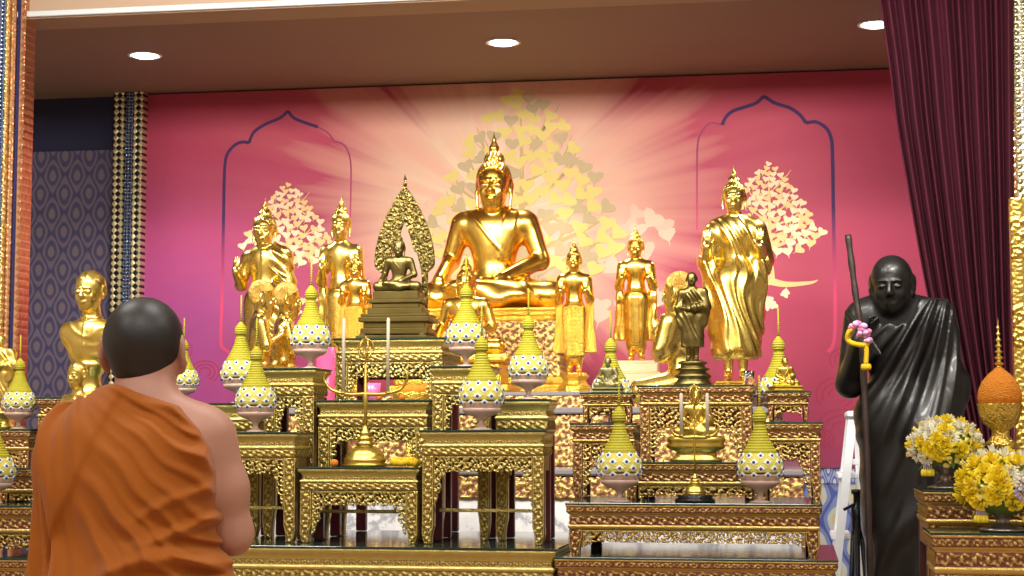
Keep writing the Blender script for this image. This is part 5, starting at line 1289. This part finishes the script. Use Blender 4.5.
def bouquet(lb, px, cy, rad_px, foot_y, Y, zb_, seed, scheme):
    R = random.Random(seed); u = sx(px, cy, Y); p = at(px, foot_y, Y); r = thing('bouquet', lb, 'bouquet', (p.x, Y, zb_+.0003), 0, 'round flower arrangements on the corner tables')
    rad = rad_px*u; cz_ = at(px, cy, Y).z-zb_; zr = cz_-rad*.42
    M().lathe([(rad*.5, 0), (rad*.52, .006), (rad*.3, .014), (rad*.14, zr*.3), (rad*.2, zr*.55), (rad*.5, zr*.78), (rad*.62, zr), (rad*.55, zr+.002), (0, zr-.012)], 32).obj('footed_bowl', silv, r)
    M().ball((0, 0, cz_-rad*.05), (rad*.84, rad*.84, rad*.66), 24).obj('moss_core', leafm, r)
    n = 58; k = 0
    for i in range(n):
        zc = 1-1.45*(i+.5)/n; th = i*2.39996+R.uniform(-.15, .15); rr = math.sqrt(max(0, 1-zc*zc)); d = Vector((rr*math.cos(th), rr*math.sin(th), zc))
        loc = (d.x*rad*.86, d.y*rad*.86, cz_-rad*.05+d.z*rad*.70); kind, colr = scheme(R, d)
        flower(kind, colr, loc, (d.x, d.y, d.z+.15), rad*R.uniform(.24, .31)*(1.0 if kind != 'orchid' else .95), r, R)
    mm = M()
    for i in range(26):
        th = R.uniform(0, 2*PI); zc = R.uniform(-.6, .9); rr = math.sqrt(1-zc*zc); d = Vector((rr*math.cos(th), rr*math.sin(th), zc)); b = Vector((d.x*rad*.8, d.y*rad*.8, cz_-rad*.05+d.z*rad*.66)); e = b+d*rad*.30+Vector((0, 0, R.uniform(-.1, .1)*rad)); s_ = d.cross(Vector((0, 0, 1))).normalized()*rad*.07; mid = (b+e)/2
        mm.add([b, mid-s_, e, mid+s_, mid+d*.0-Vector((0, 0, .004))], [(0, 1, 4), (1, 2, 4), (2, 3, 4), (3, 0, 4)])
    mm.obj('leaf_sprays', [leafm], r)
    for s in (-1, 1):                           # small hanging garlands at the rim
        hx = s*rad*.52; hy = -rad*.45; g_ = M(); zt_ = zr+.002
        for j in range(5): g_.tube([(hx+(j-2)*.004, hy-.006*(j % 2), zt_), (hx+(j-2)*.006, hy-.006, zt_-rad*.30)], .0022, 6)
        o = g_.obj('hanging_garland', petal['lilac'], r); t_ = M()
        for j in range(5):
            x = hx+(j-2)*.0075; t_.ball((x, hy-.006-.004*(j % 2), zt_-rad*.36), (.006, .006, .012), 8)
        t_.obj('yellow_buds', petal['yellow'], o)
    return r
def sc1(R, d):
    t = R.random()
    if d.z < -.25 and t < .4: return 'chrysanthemum', 'lilac'
    if t < .42: return 'rose', 'yellow'
    if t < .64: return 'rose', 'white'
    return ('orchid', 'pale') if t < .85 else ('chrysanthemum', 'white')
def sc2(R, d):
    t = R.random()
    if d.x < -.5: return ('rose', 'yellow') if t < .7 else ('orchid', 'pale')
    if d.z < .1: return ('chrysanthemum', 'lilac') if t < .6 else ('rose', 'yellow')
    return ('rose', 'white') if t < .5 else (('chrysanthemum', 'white') if t < .65 else ('rose', 'yellow'))
bouquet('round bouquet of yellow and white roses on the farther corner table, beside the black statue', 946, 445, 37, 489, 5.33, zof(kA), 3, sc1)
bouquet('round bouquet of yellow roses, white roses and lilac blossoms on the front corner table', 1003, 484, 46, 532, 5.04, zof(kB), 8, sc2)
# ================================================================== gilded busts on the left table
GBm = MT['goldbust']
def bust_parts(kind):
    out = []; hs = .43; hz = .785; big = kind == 'coat'
    to = U(.08, ELL((0, 0, .30), (.29, .15, .22)), CAP((-.24, .01, .36), (.24, .01, .36), .10), ELL((0, 0, .12), (.21, .13, .16)))
    f = U(.04, to, CAP((0, .02, .42), (0, -.0, .62), .105, .095))
    f = INT(.01, f, PLN((0, 0, -1), -.02)); 
    f = INT(.02, f, lambda P: np.abs(P[:, 0])-(.18+.55*np.clip(P[:, 2]-.02, 0, .3)))
    f = U(.02, f, TR(head_sdf('man'), (0, -.03, hz), hs, ROT(4, 0, 0)))
    out.append(('body', surf(f, (-.42, -.3, -.01), (.42, .26, 1.03), .0085, 'body'), 0))
    hr = INT(.01, DISP(ELL((0, .05, .155), (.36, .435, .375)), lambda P: .012*np.sin(P[:, 0]*30+P[:, 2]*12), .1), lambda P: -(P[:, 2]-.20-.16*np.clip((-P[:, 1])*2.2, 0, 1)+np.clip(P[:, 1]*1.5, 0, .42)))
    out.append(('hair', surf(TR(hr, (0, -.03, hz), hs, ROT(4, 0, 0)), (-.2, -.25, .6), (.2, .22, 1.03), .008, 'hair'), 0))
    cl = INT(.01, OFF(to, .016), lambda P: np.abs(P[:, 0])-(.19+.55*np.clip(P[:, 2]-.02, 0, .3))); cl = INT(.01, cl, PLN((0, 0, -1), -.03)); cl = INT(.012, cl, PLN((0, 0, 1), .47))
    if big:
        cl = U(.015, cl, INT(.004, DIF(.0, ELL((0, .015, .50), (.125, .12, .07)), ELL((0, .0, .56), (.1, .09, .07))), PLN((0, 0, 1), .535)))
        cl = DISP(cl, lambda P: .012*np.clip(1-np.abs(P[:, 0]-.01)/.012, 0, 1)*(P[:, 1] < 0)+fold(P, (.3, 0, .9), 34, .008, 2, .6), .05)
    else: cl = DISP(cl, lambda P: fold(P, (.7, 0, .7), 40, .018, 4, .5), .05)
    out.append(('coat' if big else 'robe', surf(cl, (-.44, -.26, 0), (.44, .26, .6), .0085, 'coat'), 0))
    if big:
        mm = M()
        for k in range(5): z = .43-.075*k; mm.ball((.012, -.135-.026*math.sin(k*.75+.3), z), .014, 8)
        out.append(('buttons', mm.mesh('buttons'), 0))
    return out
Y = 6.27; p = at(90, 366, Y); H = (366-272)*sz(90, 320, Y)
r = figure('bust_coat', lambda: bust_parts('coat'), 'bust', 'large gilded bust of a man in a buttoned collar coat on a round pedestal', 'bust', (p.x, Y, p.z), H, [GBm], rz=-.12)
hz = p.z-zof(lE); u = sx(90, 380, Y); ped(r, 'pedestal', GBm, M().lathe([(17*u, -hz), (17.5*u, -hz+.012), (14*u, -hz+.02), (11*u, -hz*.75), (10.5*u, -hz*.3), (13*u, -hz*.2), (13.5*u, -hz*.1), (15*u, -.006), (15*u, .02)], 28))
Y = 5.93; H = (425-362)*sz(77, 400, Y); z_ = at(77, 425, Y).z
p = at(77, 425, Y); r = figure('bust_robe', lambda: bust_parts('robe'), 'bust', 'small gilded bust of a robed man before the larger bust, beside the monk\'s shoulder', 'bust', (p.x, Y, z_), H*1.0, [GBm], rz=-.42, sc=(1.0, .8, 1))
hz = z_-zof(lC); ped(r, 'pedestal', GBm, M().lathe([(.045, -hz), (.046, -hz+.01), (.034, -hz+.02), (.03, -hz*.5), (.036, -.02), (.05, -.006), (.05, .01)], 24))
# ================================================================== the praying monk, seen from behind
Ym = 3.62; um = sx(140, 400, Ym)
skin = NT('monk_skin'); skin.set(rough=.5, sss=.12); skin.b.inputs['Subsurface Radius'].default_value = (.01, .004, .002)
skin.l(skin.mix(skin.noise(9, 4), lin((170, 122, 104)), lin((184, 136, 116))), skin.b.inputs['Base Color']); skin.bump(skin.noise(180, 3), .06, .002)
stub = NT('shaved_stubble'); stub.set(rough=.45); stub.l(stub.mix(stub.noise(5, 3), lin((20, 18, 20)), lin((40, 34, 32))), stub.b.inputs['Base Color']); stub.bump(stub.noise(400, 2), .3, .001)
orc = NT('saffron_cloth'); orc.set(rough=.72, sheen=.15, spec=.25); orc.l(orc.mix(orc.noise(5, 4), lin((150, 78, 8)), lin((166, 92, 14))), orc.b.inputs['Base Color'])
wv = orc.noise(700, 2); orc.bump(orc.math('ADD', orc.math('MULTIPLY', wv, .25), orc.noise(22, 4)), .22, .008)
gz = at(143, 299, Ym).z                       # crown height
HM = gz                                       # standing height in metres (feet on the floor)
b0 = at(144, 400, Ym)
mk = thing('person', 'monk seen from behind in an orange robe, one shoulder bare, praying toward the altar', 'person', (b0.x, Ym, 0), .13)
K = HM/1.67
# joints in metres; figure faces +y (away), x to the picture's right
hs = .243; hc = (-.008, .03, HM-hs*.5)
head = TR(head_sdf('man'), hc, hs, ROT(-6, 0, 180))
neck = CAP((0, -.01, 1.42), (.002, .012, HM-.17), .066, .064)
tor = U(.08, ELL((0, .0, 1.27), (.152, .11, .18)), CAP((-.115, -.005, 1.350), (.115, -.005, 1.395), .058, .062), ELL((0, .01, 1.08), (.145, .115, .16)), ELL((0, -.005, .93), (.16, .13, .13)), ELL((-.07, -.06, 1.30), (.07, .055, .11)), ELL((.07, -.06, 1.30), (.07, .055, .11)))
trap = U(.04, CAP((.03, -.01, 1.475), (.11, -.01, 1.42), .042, .042), CAP((-.03, -.01, 1.47), (-.11, -.01, 1.385), .042, .042))
body = U(.05, tor, trap); body = U(.035, body, neck)
arms = {}
for s in (-1, 1):
    sh, el, wr = (.150, .0, 1.395) if s > 0 else (-.122, .0, 1.350), (.196 if s > 0 else -.144, .03, 1.18), (s*.028, .27, 1.30)
    arms[s] = (sh, el, wr); ax = .180 if s > 0 else .137
    a = U(.03, CAP(sh, (s*ax, .01, 1.28), .058, .052), CAP((s*ax, .01, 1.28), el, .052, .042), CAP(el, (s*.12, .15, 1.225), .044, .041), CAP((s*.12, .15, 1.225), wr, .040, .028))
    body = U(.04, body, a)
    body = U(.012, body, hand_sdf(wr, (-s*.04, .25, 1), (-s, 0, 0), (0, -.95, .25), .18, .03, .03))
for s in (-1, 1):
    body = U(.04, body, CAP((s*.08, 0, .92), (s*.08, .01, .50), .088, .06), CAP((s*.08, .01, .50), (s*.08, -.01, .09), .058, .036), ELL((s*.085, .06, .035), (.045, .12, .035)))
body = U(.02, body, head)
link('body', surf(body, (-.36, -.25, -.02), (.36, .5, 1.74), .0066, 'body'), skin.mat, mk)
def hairline(P):
    q = (P-A3(*hc))/hs; back = np.clip(-q[:, 1]*3, 0, 1)           # q.y < 0 is the nape side
    low = np.where(q[:, 1] < 0, -.26*np.clip(-q[:, 1]*4, 0, 1)-.0, np.clip(q[:, 1]*1.5, 0, .42))
    ear = .10*np.exp(-((q[:, 1]+.03)/.10)**2)*(np.abs(q[:, 0]) > .25)
    return (low-.05+ear*.8-q[:, 2])*hs*.7
hcap = INT(.012, OFF(TR(U(.06, ELL((0, .045, .14), (.352, .427, .376)), ELL((0, .12, -.08), (.26, .27, .25))), hc, hs, ROT(-6, 0, 180)), .003), hairline)
link('hair', surf(hcap, (-.13, -.13, 1.45), (.13, .19, 1.74), .0042, 'hair'), stub.mat, mk)
# robe: covers the far-left shoulder and arm, passes under the bare right arm
la = arms[-1]
core = U(.06, tor, CAP((-.03, -.01, 1.468), (-.12, -.01, 1.372), .046, .048))
sleeve = U(.05, CAP(la[0], la[1], .066, .058), CAP(la[1], (-.12, .15, 1.225), .066, .062), CAP(la[1], (-.14, .02, .8), .054, .08), CAP((-.12, .15, 1.225), (-.10, .18, .85), .055, .065))
skirt = U(.08, CAP((-.09, .0, 1.0), (-.10, .0, .16), .135, .14), CAP((.08, .0, 1.0), (.10, .0, .16), .125, .14), CAP((0, -.02, 1.05), (0, 0, .5), .14, .16))
def rfold(P):
    x, y, z = P[:, 0], P[:, 1], P[:, 2]; back = np.clip((.08-y)*8, .2, 1)
    ox, oz = -.42, 1.66; dx, dz = x-ox, z-oz; an = np.arctan2(dz, dx); rad = np.hypot(dx, dz)   # fan from the far shoulder
    w = .06*np.sin(x*13+1)+.04*np.sin(z*21+x*9)+.02*np.sin(x*37-z*29)
    inb = np.clip((x+.12)*8, 0, 1)*np.clip((z-.98)*7, 0, 1)
    g = (.5+.5*np.sin(an*44+w*16+1.2*np.sin(rad*8)))**2.0; g2 = (.5+.5*np.sin(an*101+w*30+2*np.sin(rad*11)))**2.2
    h = inb*(.028*g*(.55+.45*np.sin(an*9.1+rad*7))+.012*g2*np.clip((x+.05)*5, .25, 1))
    slv = np.clip((-.10-x)*14, 0, 1)*np.clip((z-.9)*6, 0, 1)
    th = np.arctan2(y-.01, x+.135)
    h = h+slv*(.020*(.5+.5*np.sin(th*8+z*9+1.5*np.sin(z*9)))**1.5+.009*(.5+.5*np.sin(th*17+z*23))**2)
    for z0, sl, cv, wd, am, xa in ((1.125, .20, -.9, .020, .020, -.10), (1.065, .10, -.5, .018, .020, -.25), (1.015, .16, .4, .016, .022, -.28), (1.18, .42, -.6, .013, .011, -.02), (1.235, .34, -.4, .012, .009, .0)):
        q = z-z0-sl*(x-.05)-cv*(x-.05)**2-.012*np.sin(x*16+z0*40); h = h+1.5*am*np.exp(-(q/wd)**2)*np.clip((x-xa)*9, 0, 1)
    h = h+.02*(.5+.5*np.sin(z*70-x*34+2.4*np.sin(x*11)+np.sin(z*17)))**1.6*np.clip((1.05-z)*8, 0, 1)
    t = np.clip((1.49-z)/.20, 0, 1.6); e = x+.03+.085*t+.10*np.clip(1.28-z, 0, .5)                 # edge of the cloth thrown over the shoulder
    h = h+.010/(1+np.exp(np.clip(e*260, -40, 40)))*np.clip((z-1.02)*8, 0, 1)
    return np.minimum(h*back, .05)
rb = U(.05, OFF(core, .014), sleeve); rb = U(.07, rb, skirt)
rb = DISP(OFF(rb, .002), rfold, .14)
def edge(P):
    z = P[:, 2]; xe = np.interp(z, [.9, 1.10, 1.18, 1.268, 1.324, 1.368, 1.413, 1.463, 1.495, 1.52], [.35, .25, .20, .178, .176, .166, .142, .094, .0, -.06])
    return (P[:, 0]-xe-np.clip(P[:, 1], 0, .2)*.0)*.8
rb = INT(.010, rb, edge); rb = INT(.012, rb, PLN((0, 0, 1), 1.512)); rb = INT(.01, rb, PLN((0, 0, -1), -.14))
rb = DIF(.010, rb, OFF(CAP((0, .005, 1.44), (.004, .02, 1.6), .064, .066), .003))
link('robe', surf(rb, (-.40, -.30, .1), (.38, .40, 1.55), .0048, 'robe'), orc.mat, mk)
SC.view_settings.view_transform = 'Standard'; SC.view_settings.look = 'None'; SC.view_settings.gamma = 1
SC.view_settings.use_curve_mapping = False; SC.view_settings.exposure = EXPO
SC.cycles.use_denoising = True
SC.cycles.max_bounces = 8; SC.cycles.glossy_bounces = 5; SC.cycles.transmission_bounces = 6; SC.cycles.sample_clamp_indirect = 6
